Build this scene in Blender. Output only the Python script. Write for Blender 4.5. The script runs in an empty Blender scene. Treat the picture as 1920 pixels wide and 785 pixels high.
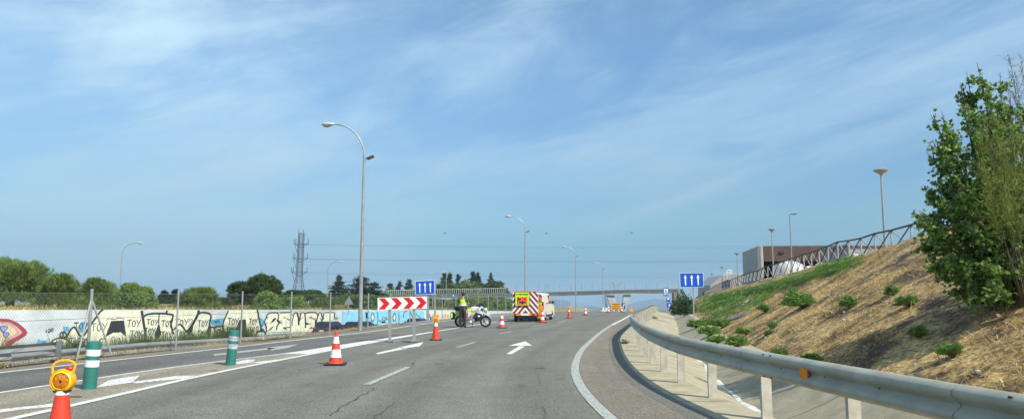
import bpy, bmesh, math, random
import numpy as np
from mathutils import Vector, Matrix
R = math.radians
C = bpy.context.scene.collection
S = bpy.context.scene
random.seed(7); RNG = np.random.default_rng(7)

# ---------------------------------------------------------------- camera, sky, sun
W, H, F, HZ, CAMH = 1920.0, 785.0, 1390.0, 558.0, 1.5
PITCH = math.atan((HZ - H / 2) / F)
cam = bpy.data.objects.new('camera', bpy.data.cameras.new('camera'))
C.objects.link(cam)
cam.location = (0, 0, CAMH)
cam.rotation_euler = (R(90) + PITCH, 0, 0)
cam.data.sensor_width = 36; cam.data.lens = F / W * 36
cam.data.clip_start = 0.1; cam.data.clip_end = 30000
S.camera = cam
SUN_EL, SUN_AZ = R(45), math.atan2(0.72, -0.69)
S.view_settings.view_transform = 'Standard'
S.view_settings.look = 'None'
S.view_settings.gamma = 1
S.view_settings.use_curve_mapping = False
S.view_settings.exposure = 0.42
S.cycles.use_denoising = True
S.cycles.max_bounces = 6; S.cycles.diffuse_bounces = 3; S.cycles.glossy_bounces = 3
S.cycles.transparent_max_bounces = 12; S.cycles.transmission_bounces = 4; S.cycles.volume_bounces = 0
S.cycles.caustics_reflective = False; S.cycles.caustics_refractive = False

world = bpy.data.worlds.new('World'); S.world = world; world.use_nodes = True
wn, wl = world.node_tree.nodes, world.node_tree.links
wn.clear()
out = wn.new('ShaderNodeOutputWorld'); bg = wn.new('ShaderNodeBackground')
sky = wn.new('ShaderNodeTexSky'); sky.sky_type = 'NISHITA'; sky.sun_disc = False
sky.sun_elevation = SUN_EL; sky.sun_rotation = SUN_AZ
sky.air_density = 1.0; sky.dust_density = 0.6; sky.ozone_density = 3.0; sky.altitude = 600
tc = wn.new('ShaderNodeTexCoord')
sep = wn.new('ShaderNodeSeparateXYZ'); wl.new(tc.outputs['Generated'], sep.inputs[0])
def wmath(op, a, b=None, clamp=False):
    n = wn.new('ShaderNodeMath'); n.operation = op; n.use_clamp = clamp
    for i, v in enumerate((a, b)):
        if v is None: continue
        if isinstance(v, (int, float)): n.inputs[i].default_value = v
        else: wl.new(v, n.inputs[i])
    return n.outputs[0]
zc = wmath('MAXIMUM', sep.outputs[2], 0.105)
zs = wmath('ADD', wmath('MULTIPLY', zc, 1.0), 0.0)
cmb = wn.new('ShaderNodeCombineXYZ')
wl.new(sep.outputs[0], cmb.inputs[0]); wl.new(sep.outputs[1], cmb.inputs[1]); wl.new(zs, cmb.inputs[2])
wl.new(cmb.outputs[0], sky.inputs[0])
# cirrus: streaks stretched along a slanting direction
def clouds(ang, su, sv, detail, rough, lo, hi, dist, off=0.0):
    ca, sa = math.cos(ang), math.sin(ang)
    u = wmath('ADD', wmath('MULTIPLY', sep.outputs[0], ca * su), wmath('MULTIPLY', sep.outputs[2], sa * su))
    v = wmath('ADD', wmath('MULTIPLY', sep.outputs[0], -sa * sv), wmath('MULTIPLY', sep.outputs[2], ca * sv))
    c = wn.new('ShaderNodeCombineXYZ'); wl.new(u, c.inputs[0]); wl.new(v, c.inputs[1])
    wl.new(wmath('ADD', wmath('MULTIPLY', sep.outputs[1], su), off), c.inputs[2])
    n = wn.new('ShaderNodeTexNoise'); wl.new(c.outputs[0], n.inputs['Vector'])
    n.inputs['Scale'].default_value = 1; n.inputs['Detail'].default_value = detail
    n.inputs['Roughness'].default_value = rough; n.inputs['Distortion'].default_value = dist
    m = wn.new('ShaderNodeMapRange'); m.interpolation_type = 'SMOOTHSTEP'
    wl.new(n.outputs[0], m.inputs[0]); m.inputs[1].default_value = lo; m.inputs[2].default_value = hi
    return m.outputs[0]
c1 = clouds(R(13), 1.9, 9, 8, 0.58, 0.40, 0.70, 0.5, 3.1)
c2 = clouds(R(24), 3.2, 8, 9, 0.62, 0.38, 0.72, 0.9, 9.7)
c3 = clouds(R(-35), 1.4, 2.6, 4, 0.5, 0.35, 0.7, 0.3, 1.2)
lm = wn.new('ShaderNodeMapRange'); lm.interpolation_type = 'SMOOTHSTEP'
wl.new(sep.outputs[0], lm.inputs[0]); lm.inputs[1].default_value = 0.12; lm.inputs[2].default_value = -0.55
cl = wmath('ADD', wmath('MULTIPLY', c1, 0.50), wmath('MULTIPLY', wmath('MULTIPLY', c2, c3), 0.75))
cl = wmath('ADD', cl, wmath('MULTIPLY', lm.outputs[0], wmath('ADD', wmath('MULTIPLY', c2, 0.35), 0.22)))
c4 = clouds(R(17), 5, 26, 8, 0.68, 0.32, 0.72, 1.2, 5.5)
cl = wmath('MULTIPLY', cl, wmath('ADD', wmath('MULTIPLY', c4, 0.55), 0.70))
cl = wmath('ADD', wmath('DIVIDE', wmath('MULTIPLY', cl, 0.95), wmath('ADD', wmath('MULTIPLY', cl, 0.85), 1.0)), 0.06)
mix = wn.new('ShaderNodeMix'); mix.data_type = 'RGBA'
tint = wn.new('ShaderNodeMix'); tint.data_type = 'RGBA'; tint.blend_type = 'MULTIPLY'
tint.inputs[0].default_value = 1; wl.new(sky.outputs[0], tint.inputs[6]); tint.inputs[7].default_value = (0.74, 0.95, 1.0, 1)
wl.new(cl, mix.inputs[0]); wl.new(tint.outputs[2], mix.inputs[6]); mix.inputs[7].default_value = (4.6, 6.1, 6.7, 1)
em = wn.new('ShaderNodeMapRange'); em.interpolation_type = 'SMOOTHSTEP'; wl.new(sep.outputs[2], em.inputs[0]); em.inputs[1].default_value = -.02; em.inputs[2].default_value = .36; em.inputs[3].default_value = .74; em.inputs[4].default_value = 1.36
em2 = wn.new('ShaderNodeVectorMath'); em2.operation = 'SCALE'; wl.new(mix.outputs[2], em2.inputs[0]); wl.new(em.outputs[0], em2.inputs['Scale'])
wl.new(em2.outputs[0], bg.inputs[0]); bg.inputs[1].default_value = 0.092
wl.new(bg.outputs[0], out.inputs[0])

sun = bpy.data.lights.new('sun', 'SUN'); sun.energy = 4.4; sun.angle = R(0.5); sun.color = (1, 0.95, 0.83)
suno = bpy.data.objects.new('sun', sun); C.objects.link(suno)
sd = Vector((math.sin(SUN_AZ) * math.cos(SUN_EL), math.cos(SUN_AZ) * math.cos(SUN_EL), math.sin(SUN_EL)))
suno.rotation_euler = sd.to_track_quat('Z', 'Y').to_euler(); suno.location = (20, -20, 40)

# ---------------------------------------------------------------- measuring helpers (photo pixel -> ray)
cp, sp = math.cos(PITCH), math.sin(PITCH)
def ray(px, py):
    u = (H / 2 - py) / F
    return Vector(((px - W / 2) / F, cp - u * sp, sp + u * cp))
def at(px, py, Y):
    d = ray(px, py); t = Y / d.y
    return Vector((d.x * t, Y, CAMH + d.z * t))
def xat(px, Y, py=HZ): return at(px, py, Y).x
def zat(py, Y): return at(960, py, Y).z
def G(px, py, z=0.0):
    d = ray(px, py); t = (z - CAMH) / d.z
    return Vector((d.x * t, d.y * t, z))

# ---------------------------------------------------------------- curves of the site
YS = np.arange(-40, 420, 0.5)
def curve(pts, sig=2.0):
    pts = sorted(pts); y = np.array([p[0] for p in pts], float); x = np.array([p[1] for p in pts], float)
    v = np.interp(YS, y, x)
    v[YS < y[0]] = x[0] + (YS[YS < y[0]] - y[0]) * (x[1] - x[0]) / (y[1] - y[0])
    v[YS > y[-1]] = x[-1] + (YS[YS > y[-1]] - y[-1]) * (x[-1] - x[-2]) / (y[-1] - y[-2])
    k = np.exp(-0.5 * (np.arange(-20, 21) * 0.5 / sig) ** 2); k /= k.sum()
    vv = np.convolve(np.pad(v, 20, mode='reflect', reflect_type='odd'), k, mode='valid')
    return lambda Y: float(np.interp(Y, YS, vv))
def roadz(Y):
    if Y < 60: return 0.0
    if Y < 200: return -0.000193 * (Y - 60) ** 2
    z = -0.000193 * 140 ** 2
    if Y < 400: return z - 0.03 * (Y - 200)
    return z - 6 - 0.0142 * (Y - 400)
RAIL = curve([(-15, 8.5), (-5, 5.6), (0, 4.4), (5, 3.5), (9.46, 3.08), (11.2, 2.92), (13.1, 2.88), (15.4, 3.0), (17.5, 3.16), (20.4, 3.47),
              (27, 4.3), (31, 5.0), (35, 5.8), (40, 6.8), (50, 8.95), (70, 13.1), (107, 20.6), (200, 39), (400, 79)], 1.2)
EDGE = curve([(-15, 6.5), (-5, 3.6), (0, 2.35), (5, 1.6), (9.2, 1.22), (12, 1.12), (15.8, 1.27), (21.5, 1.95), (31, 3.55), (40, 5.2), (49.6, 7.2),
              (70, 11.3), (107, 18.8), (200, 37.2), (400, 77)], 1.5)
LFENCE = curve([(-15, -15.5), (0, -12.9), (10, -11.5), (18.3, -10.45), (21.1, -9.6), (24.5, -8.95), (27.4, -8.2), (30.7, -7.55), (34.7, -7.2), (46, -5.3),
                (60, -2.6), (77, 1.0), (123, 10.0), (176, 21), (260, 38), (400, 66)], 2.0)
WALLX = curve([(-15, -62), (20, -60), (30, -50), (45, -31), (52, -24.5), (64, -22), (80, -17.6), (90, -11.0), (103, -0.7), (130, 5.5), (200, 19), (400, 60)], 2.0)
WTOP = curve([(-15, .8), (45, .72), (52, .64), (64, .44), (80, .18), (90, .05), (103, -.35), (130, -1.1), (200, -3.6)], 2.0)
VAL = curve([(-15, 1.0), (8, 1.0), (12, 1.05), (22, 1.9), (41, 2.1), (400, 2.2)], 2.0)
CRX = curve([(-15, 15), (0, 13.5), (14, 12.6), (22, 13.2), (26, 14.0), (30, 15.2), (35, 16.6), (43, 17.75), (50, 18.9), (70, 21.7), (100, 27.5), (150, 37.3), (250, 57), (400, 87)], 2.0)
CRZ = curve([(-15, 4.2), (0, 3.9), (14, 3.6), (22, 3.55), (31, 3.45), (43, 3.35), (50, 3.2), (70, 2.67), (100, 2.4), (150, 1.26), (200, -1.0), (400, -7)], 2.0)
FX = curve([(-15, 17), (20, 16.2), (31, 16.7), (35, 17.15), (43, 18.3), (50, 19.4), (70, 22.2), (100, 28.05), (150, 37.8), (250, 58)], 2.0)
SROAD = curve([(-15, -1.6), (40, -1.6), (70, -2.25), (100, -2.35), (130, -2.6), (200, -6)], 4.0)
def hash2(x, y):
    return (math.sin(x * 1.3 + 1.7 * math.sin(y * .9)) + math.sin(y * 1.7 + 1.3 * math.sin(x * 1.1 + 2)) + .5 * math.sin(x * 3.1 + y * 2.3) + .5 * math.sin(x * 2.3 - y * 3.7 + 1)) / 3
def profile(Y):
    """right-hand cross-section: list of (offset from rail, z)"""
    rx, rz = RAIL(Y), roadz(Y); v = VAL(Y); c = CRX(Y) - rx; cz = CRZ(Y)
    return [(-.5, rz), (.22, rz + .004), (v, rz - .38), (v + 1.15, rz + .1), (v + 1.5, rz + .12), (c - 1.2, cz - .35), (c, cz), (c + 1.5, cz + .02), (c + 140, cz - .3)]
def surf(X, Y):
    o = X - RAIL(Y); P = profile(Y)
    if o < P[0][0]: return roadz(Y)
    for (a, za), (b, zb) in zip(P, P[1:]):
        if o <= b:
            z = za + (zb - za) * (o - a) / (b - a)
            m = min(1, max(0, (o - P[4][0]) / 1.2)) * min(1, max(0, (P[7][0] + 6 - o) / 4))
            if m > 0: z += m * (.10 * hash2(X * .55, Y * .55) + .035 * hash2(X * 2.1, Y * 2.1))
            return z
    return P[-1][1]
def hit(px, py, y0=6.0, y1=170.0):
    """first point where the ray meets the right-hand slope"""
    Y = y0
    while Y < y1:
        p = at(px, py, Y)
        if surf(p.x, Y) >= p.z and p.x > RAIL(Y): return Vector((p.x, Y, surf(p.x, Y)))
        Y += 0.05 if Y < 40 else .15
    return None

# ---------------------------------------------------------------- materials
MATS = {}
def mat(name, col, rough=.6, metal=0., var=.12, scale=6., bump=0., bscale=None, col2=None, spec=None, emit=None, island=0., coord='Object', trans=0., lo=.35, hi=.65, detail=6, coat=0):
    if name in MATS: return MATS[name]
    m = bpy.data.materials.new(name); m.use_nodes = True; MATS[name] = m
    n, l = m.node_tree.nodes, m.node_tree.links; b = n['Principled BSDF']
    b.inputs['Roughness'].default_value = rough; b.inputs['Metallic'].default_value = metal
    if spec is not None: b.inputs['Specular IOR Level'].default_value = spec
    if coat: b.inputs['Coat Weight'].default_value = coat; b.inputs['Coat Roughness'].default_value = .05
    t = n.new('ShaderNodeTexCoord'); no = n.new('ShaderNodeTexNoise'); l.new(t.outputs[coord], no.inputs['Vector'])
    no.inputs['Scale'].default_value = scale; no.inputs['Detail'].default_value = detail; no.inputs['Roughness'].default_value = .62
    mr = n.new('ShaderNodeMapRange'); l.new(no.outputs[0], mr.inputs[0]); mr.inputs[1].default_value = lo; mr.inputs[2].default_value = hi
    mx = n.new('ShaderNodeMix'); mx.data_type = 'RGBA'
    c2 = col2 if col2 else tuple(c * (1 - 2 * var) for c in col)
    cc = col if col2 else tuple(min(.95, c * (1 + var)) for c in col)
    l.new(mr.outputs[0], mx.inputs[0]); mx.inputs[6].default_value = (*c2, 1); mx.inputs[7].default_value = (*cc, 1)
    o = mx.outputs[2]
    if island:
        g = n.new('ShaderNodeNewGeometry'); hv = n.new('ShaderNodeHueSaturation')
        a = n.new('ShaderNodeMapRange'); l.new(g.outputs['Random Per Island'], a.inputs[0]); a.inputs[3].default_value = 1 - island; a.inputs[4].default_value = 1 + island
        l.new(a.outputs[0], hv.inputs['Value']); l.new(o, hv.inputs['Color']); o = hv.outputs[0]
    l.new(o, b.inputs['Base Color'])
    if bump:
        bn = n.new('ShaderNodeTexNoise'); l.new(t.outputs[coord], bn.inputs['Vector']); bn.inputs['Scale'].default_value = bscale or scale * 3; bn.inputs['Detail'].default_value = 5
        bp = n.new('ShaderNodeBump'); bp.inputs['Strength'].default_value = bump; bp.inputs['Distance'].default_value = .02
        l.new(bn.outputs[0], bp.inputs['Height']); l.new(bp.outputs[0], b.inputs['Normal'])
    if emit: b.inputs['Emission Color'].default_value = (*emit[0], 1); b.inputs['Emission Strength'].default_value = emit[1]
    if trans:
        tr = n.new('ShaderNodeBsdfTranslucent'); l.new(o, tr.inputs[0]); ms = n.new('ShaderNodeMixShader'); ms.inputs[0].default_value = trans
        l.new(b.outputs[0], ms.inputs[1]); l.new(tr.outputs[0], ms.inputs[2]); l.new(ms.outputs[0], n['Material Output'].inputs[0])
    return m

def asphalt(name, base, dust, patch_amt=.5):
    m = bpy.data.materials.new(name); m.use_nodes = True; MATS[name] = m
    n, l = m.node_tree.nodes, m.node_tree.links; b = n['Principled BSDF']; b.inputs['Roughness'].default_value = .85
    b.inputs['Specular IOR Level'].default_value = .3
    t = n.new('ShaderNodeTexCoord')
    def noise(sc, det, coord='Object', rough=.6, mapping=None):
        q = n.new('ShaderNodeTexNoise'); q.inputs['Scale'].default_value = sc; q.inputs['Detail'].default_value = det; q.inputs['Roughness'].default_value = rough
        src = t.outputs[coord]
        if mapping:
            mp = n.new('ShaderNodeMapping'); mp.inputs['Scale'].default_value = mapping; l.new(src, mp.inputs[0]); src = mp.outputs[0]
        l.new(src, q.inputs['Vector']); return q.outputs[0]
    def rng(x, a, b_, c, d):
        r = n.new('ShaderNodeMapRange'); l.new(x, r.inputs[0]); r.inputs[1].default_value = a; r.inputs[2].default_value = b_; r.inputs[3].default_value = c; r.inputs[4].default_value = d; return r.outputs[0]
    def mul(a, b_):
        r = n.new('ShaderNodeMath'); r.operation = 'MULTIPLY'; l.new(a, r.inputs[0]); l.new(b_, r.inputs[1]); return r.outputs[0]
    def mixc(f, a, b_):
        x = n.new('ShaderNodeMix'); x.data_type = 'RGBA'; l.new(f, x.inputs[0])
        for i, v in ((6, a), (7, b_)):
            if isinstance(v, tuple): x.inputs[i].default_value = (*v, 1)
            else: l.new(v, x.inputs[i])
        return x.outputs[2]
    pt = rng(noise(.35, 6), .38, .66, 0, patch_amt)
    streak = rng(noise(1, 5, 'UV', mapping=(1.4, .05, 1)), .35, .7, 0, 1)
    col = mixc(pt, base, dust)
    v = mul(rng(noise(34, 3, rough=.85), .40, .60, .52, 1.48), rng(noise(13, 3, rough=.85), .36, .64, .80, 1.20))
    su = n.new('ShaderNodeSeparateXYZ'); l.new(t.outputs['UV'], su.inputs[0])
    q1 = n.new('ShaderNodeMath'); q1.operation = 'MULTIPLY_ADD'; l.new(su.outputs[0], q1.inputs[0]); q1.inputs[1].default_value = 2 * math.pi / 1.7; q1.inputs[2].default_value = 3.7
    q2 = n.new('ShaderNodeMath'); q2.operation = 'COSINE'; l.new(q1.outputs[0], q2.inputs[0])
    trk = mul(rng(q2.outputs[0], -1, 1, 0, 1), rng(noise(.6, 4), .35, .65, .3, 1))
    v = mul(v, rng(trk, 0, 1, 1.05, .86)); v = mul(v, rng(noise(.9, 3, 'UV', mapping=(2.5, 1, 1)), .62, .72, 1, .78))
    v = mul(v, rng(streak, 0, 1, .84, 1.10)); v = mul(v, rng(noise(2.2, 5), .3, .7, .9, 1.1))
    sc = n.new('ShaderNodeVectorMath'); sc.operation = 'SCALE'; l.new(col, sc.inputs[0]); l.new(v, sc.inputs['Scale'])
    l.new(sc.outputs[0], b.inputs['Base Color'])
    bp = n.new('ShaderNodeBump'); bp.inputs['Strength'].default_value = .6; bp.inputs['Distance'].default_value = .008
    l.new(noise(90, 3, rough=.8), bp.inputs['Height']); l.new(bp.outputs[0], b.inputs['Normal'])
    return m

def paint(name, col, wear=.5, under=(.15, .145, .135)):
    """road paint worn off in flecks"""
    return mat(name, col, rough=.7, col2=under, scale=14, lo=.30 + wear * .12, hi=.42 + wear * .16, detail=9, bump=.3, bscale=60)

ASPH = asphalt('worn_asphalt', (.155, .150, .128), (.21, .197, .16))
ASPH2 = asphalt('ramp_asphalt', (.125, .122, .112), (.16, .15, .135))
DUSTY = asphalt('dusty_asphalt', (.25, .215, .165), (.33, .29, .22), .8)
SHOULDER = asphalt('shoulder_asphalt', (.20, .175, .14), (.26, .225, .175))
LINE = paint('line_paint', (.66, .65, .60), .2)
LINE_OLD = paint('old_line_paint', (.38, .40, .36), .45)
HATCH = paint('hatch_paint', (.68, .68, .65), .55, (.27, .24, .19))
CONC = mat('verge_concrete', (.43, .38, .255), .85, col2=(.27, .235, .16), scale=2.2, bump=.4, bscale=30, detail=9, lo=.3, hi=.62)
DRAIN = mat('ditch_concrete', (.36, .32, .225), .85, col2=(.21, .185, .13), scale=1.7, bump=.4, bscale=24, detail=9, lo=.3, hi=.65)
GALV = mat('galvanised_steel', (.36, .37, .36), .45, .35, var=.10, scale=3, bump=.05)
GALVD = mat('dull_galvanised_steel', (.30, .32, .33), .55, .5, var=.12, scale=5)
POSTM = mat('post_steel', (.50, .47, .39), .6, .15, var=.12, scale=6)
BLACK = mat('black_rubber', (.02, .02, .02), .8, var=.2)
DARK = mat('dark_plastic', (.03, .03, .033), .5, var=.2)
WHITE = mat('white_enamel', (.80, .80, .78), .35, var=.05)
REDC = mat('cone_red', (.72, .05, .018), .55, col2=(.42, .045, .025), scale=9, lo=.3, hi=.5, bump=.1)
REFL = mat('reflective_white', (.80, .81, .82), .4, col2=(.52, .52, .49), scale=11, lo=.28, hi=.46)
BLUE = mat('sign_blue', (.008, .085, .50), .35, var=.05)
YEL = mat('lamp_yellow', (.90, .42, .01), .4, var=.05)
AMBER = mat('amber_lens', (.62, .20, .015), .2, var=.25, scale=60, lo=.4, hi=.6)
LENS = mat('lamp_glass', (.55, .56, .54), .15, var=.05)
GLASS = mat('dark_car_glass', (.015, .02, .025), .06, var=.05)
CHROME = mat('chrome', (.6, .6, .6), .15, .9, var=.05)

# ---------------------------------------------------------------- mesh helpers
class MB:
    def __init__(s): s.v = []; s.f = []; s.m = []; s.uv = None; s.mi = 0
    def add(s, vs, fs):
        o = len(s.v); s.v += [tuple(v) for v in vs]; s.f += [tuple(i + o for i in f) for f in fs]; s.m += [s.mi] * len(fs); return s
    def box(s, c, d, rz=0, M=None):
        x, y, z = d[0] / 2, d[1] / 2, d[2] / 2
        vs = [Vector((a * x, b * y, e * z)) for a in (-1, 1) for b in (-1, 1) for e in (-1, 1)]
        q = Matrix.Rotation(rz, 3, 'Z') if M is None else M
        return s.add([q @ v + Vector(c) for v in vs], [(0, 1, 3, 2), (4, 6, 7, 5), (0, 4, 5, 1), (2, 3, 7, 6), (0, 2, 6, 4), (1, 5, 7, 3)])
    def tube(s, pts, r, n=8, caps=True):
        pts = [Vector(p) for p in pts]; k = len(pts); rs = r if isinstance(r, (list, tuple)) else [r] * k
        rings = []; up = None
        for i, p in enumerate(pts):
            t = (pts[min(i + 1, k - 1)] - pts[max(i - 1, 0)]).normalized()
            if up is None: up = t.orthogonal().normalized()
            up = (up - t * up.dot(t)).normalized(); b = t.cross(up)
            rings.append([p + (up * math.cos(a) + b * math.sin(a)) * rs[i] for a in [2 * math.pi * j / n for j in range(n)]])
        vs = [v for q in rings for v in q]
        fs = [(i * n + j, i * n + (j + 1) % n, (i + 1) * n + (j + 1) % n, (i + 1) * n + j) for i in range(k - 1) for j in range(n)]
        if caps: fs += [tuple(range(n - 1, -1, -1)), tuple(range((k - 1) * n, k * n))]
        return s.add(vs, fs)
    def lathe(s, prof, n=20, c=(0, 0, 0), M=None, cap=True):
        M = M or Matrix.Identity(3); c = Vector(c)
        vs = [M @ Vector((r * math.cos(2 * math.pi * j / n), r * math.sin(2 * math.pi * j / n), z)) + c for r, z in prof for j in range(n)]
        k = len(prof)
        fs = [(i * n + j, i * n + (j + 1) % n, (i + 1) * n + (j + 1) % n, (i + 1) * n + j) for i in range(k - 1) for j in range(n)]
        if cap and prof[0][0] > 1e-5: fs.append(tuple(range(n - 1, -1, -1)))
        if cap and prof[-1][0] > 1e-5: fs.append(tuple(range((k - 1) * n, k * n)))
        return s.add(vs, fs)
    def ell(s, c, r, n=12, m=8, M=None):
        prof = [(math.sin(math.pi * i / m), -math.cos(math.pi * i / m)) for i in range(m + 1)]
        prof[0] = (1e-6, -1); prof[-1] = (1e-6, 1)
        q = Matrix.Diagonal(r); q = (M @ q) if M else q
        return s.lathe(prof, n, c, q)
    def prism(s, poly, f0, f1):
        """poly: 2-D list; f0/f1 map a 2-D point to 3-D on the near and the far side"""
        n = len(poly); vs = [f0(*p) for p in poly] + [f1(*p) for p in poly]
        return s.add(vs, [tuple(range(n)), tuple(range(2 * n - 1, n - 1, -1))] + [(i, i + n, (i + 1) % n + n, (i + 1) % n) for i in range(n)])
    def face(s, vs): return s.add(vs, [tuple(range(len(vs)))])
    def build(s, name, mats, parent=None, smooth=False, bevel=0, loc=None, auto=None):
        me = bpy.data.meshes.new(name); me.from_pydata(s.v, [], s.f)
        for m in (mats if isinstance(mats, (list, tuple)) else [mats]): me.materials.append(m)
        me.polygons.foreach_set('material_index', s.m)
        if smooth: me.polygons.foreach_set('use_smooth', [True] * len(me.polygons))
        if s.uv:
            ul = me.uv_layers.new(name='UVMap')
            li = np.empty(len(me.loops), dtype=np.int32); me.loops.foreach_get('vertex_index', li)
            ul.data.foreach_set('uv', np.array(s.uv, dtype=np.float32)[li].ravel())
        me.update(); me.validate()
        bm = bmesh.new(); bm.from_mesh(me); bmesh.ops.recalc_face_normals(bm, faces=bm.faces)
        if smooth == 'auto':
            for e in bm.edges:
                if len(e.link_faces) == 2 and e.calc_face_angle(0) > R(38): e.smooth = False
        bm.to_mesh(me); bm.free()
        o = bpy.data.objects.new(name, me); C.objects.link(o)
        if parent: o.parent = parent
        if loc: o.location = loc
        if bevel:
            b = o.modifiers.new('bevel', 'BEVEL'); b.width = bevel; b.segments = 2; b.limit_method = 'ANGLE'; b.angle_limit = R(40)
        return o
def thing(name, label, cat, loc=(0, 0, 0), rz=0, group=None):
    o = bpy.data.objects.new(name, None); C.objects.link(o); o.location = loc; o.rotation_euler = (0, 0, rz); o.empty_display_size = .2
    return tag(o, label, cat, group)
def tag(o, label, cat, group=None, kind=None):
    if label: o['label'] = label
    if cat: o['category'] = cat
    if group: o['group'] = group
    if kind: o['kind'] = kind
    return o
def struct(o, kind='structure', label=None):
    o['kind'] = kind
    if label: o['label'] = label
    return o
def copy_tree(o, parent=None):
    c = o.copy(); C.objects.link(c)
    if parent: c.parent = parent
    for ch in list(o.children): copy_tree(ch, c)
    return c
def quads_mesh(name, V, m, parent=None, nv=3):
    """V: (N, nv, 3) array of separate faces"""
    N = len(V); me = bpy.data.meshes.new(name)
    me.vertices.add(N * nv); me.vertices.foreach_set('co', V.reshape(-1).astype(np.float32))
    me.loops.add(N * nv); me.loops.foreach_set('vertex_index', np.arange(N * nv, dtype=np.int32))
    me.polygons.add(N); me.polygons.foreach_set('loop_start', np.arange(0, N * nv, nv, dtype=np.int32))
    try: me.polygons.foreach_set('loop_total', np.full(N, nv, dtype=np.int32))
    except Exception: pass
    me.materials.append(m); me.update(calc_edges=True)
    o = bpy.data.objects.new(name, me); C.objects.link(o)
    if parent: o.parent = parent
    return o
def text_obj(txt, size, m, name, parent, M, extrude=.002, xs=1.0, bold=0.0):
    cu = bpy.data.curves.new(name, 'FONT'); cu.body = txt; cu.size = size; cu.extrude = extrude; cu.align_x = 'CENTER'; cu.align_y = 'CENTER'; cu.offset = bold
    t = bpy.data.objects.new('tmp', cu); C.objects.link(t); bpy.context.view_layer.update()
    me = bpy.data.meshes.new_from_object(t.evaluated_get(bpy.context.evaluated_depsgraph_get()))
    bpy.data.objects.remove(t); bpy.data.curves.remove(cu)
    me.transform(Matrix.Diagonal((xs, 1, 1, 1))); me.transform(M); me.materials.clear(); me.materials.append(m)
    o = bpy.data.objects.new(name, me); C.objects.link(o)
    if parent: o.parent = parent
    return o
UP = Matrix.Rotation(R(90), 4, 'X')     # text lying in XY -> standing, facing -Y

# ---------------------------------------------------------------- ground strips
def strip(name, m, left, right, y0, y1, dy=1.0, zl=None, zr=None, n=1, lift=0., kind='structure', uvoff=None, zmid=None, parent=None):
    b = MB(); b.uv = []; Y = y0; ys = []
    while Y < y1: ys.append(Y); Y += dy * (1 if Y < 60 else 2.5)
    ys.append(y1); L = 0; prev = None
    for Y in ys:
        xl, xr = left(Y), right(Y); a = (zl or roadz)(Y); c = (zr or roadz)(Y); e = EDGE(Y)
        if prev is not None: L += math.hypot(Y - prev[0], e - prev[1])
        prev = (Y, e)
        for i in range(n + 1):
            t = i / n; x = xl + (xr - xl) * t; z = a + (c - a) * t + lift
            if zmid: z += zmid(x, Y, t)
            b.v.append((x, Y, z)); b.uv.append((x - e, L))
    for j in range(len(ys) - 1):
        for i in range(n):
            q = j * (n + 1) + i; b.f.append((q, q + 1, q + n + 2, q + n + 1)); b.m.append(0)
    o = b.build(name, m, parent, smooth=True)
    if kind: o['kind'] = kind
    return o
ys = sorted(set([-400, -150] + list(range(-60, 400, 20)) + [400, 500, 650, 850, 1100, 1500, 2000, 2800, 4000, 5500, 7500]))
xs = [-7000, -4500, -2500, -1400, -800, -400, -250] + list(range(-160, 200, 20)) + [250, 400, 800, 1400, 2500, 4500, 7000]
b = MB()
for Y in ys:
    for X in xs:
        dip = 2.4 if (Y < 380) else 0.1
        b.v.append((X, Y, roadz(max(Y, 0)) - dip + (.8 * hash2(X / 90, Y / 70) if abs(X) > 300 else 0)))
nx = len(xs)
for j in range(len(ys) - 1):
    for i in range(nx - 1): b.f.append((j * nx + i, j * nx + i + 1, (j + 1) * nx + i + 1, (j + 1) * nx + i)); b.m.append(0)
GROUNDM = mat('dry_plain', (.16, .14, .07), .95, col2=(.06, .075, .03), scale=.02, lo=.42, hi=.58)
struct(b.build('ground', GROUNDM, smooth=True))

road = strip('road', ASPH, lambda Y: LFENCE(Y) - .2, lambda Y: RAIL(Y) - .5, -20, 400)
# ramp lane left of the nose, dusty hatched area and shoulders laid a few mm above
def pxc(pts, sig=1.5):
    return curve([(G(*p).y, G(*p).x) for p in pts], sig)
LOUT = curve([(-15, -14.2), (0, -12.6), (10, -11.2)] + [(G(*p).y, G(*p).x) for p in [(0, 698), (346, 661), (693, 622), (830, 602)]] + [(77, 2.2), (123, 11.4), (200, 27.2), (400, 67)], 1.5)
L2 = curve([(-15, -9.8), (4, -9.0), (9, -8.6)] + [(G(*p).y, G(*p).x) for p in [(0, 735.6), (357, 683), (529, 664), (700, 637)]] + [(31, -3.6), (37, -2.75)], 1.2)
L3 = curve([(-15, -9.0), (0, -7.4), (5, -6.6)] + [(G(*p).y, G(*p).x) for p in [(22, 785), (146, 758.6), (365, 706), (565, 667), (693, 643), (870, 612)]] + [(60, 1.4), (77, 4.9), (123, 14.4), (200, 29.6), (400, 69)], 1.2)
strip('road_shoulder', SHOULDER, lambda Y: LFENCE(Y) - .2, lambda Y: LOUT(Y) - .05, -20, 400, lift=.004)
strip('road_shoulder', SHOULDER, lambda Y: EDGE(Y) + .10, lambda Y: min(RAIL(Y) - .85, EDGE(Y) + .95), 9, 400, lift=.004)
strip('ramp_road', ASPH2, lambda Y: LOUT(Y), lambda Y: L2(Y), -20, 31, lift=.004)
strip('gore_area', DUSTY, lambda Y: L2(Y), lambda Y: L3(Y), -20, 31, lift=.005)

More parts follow.
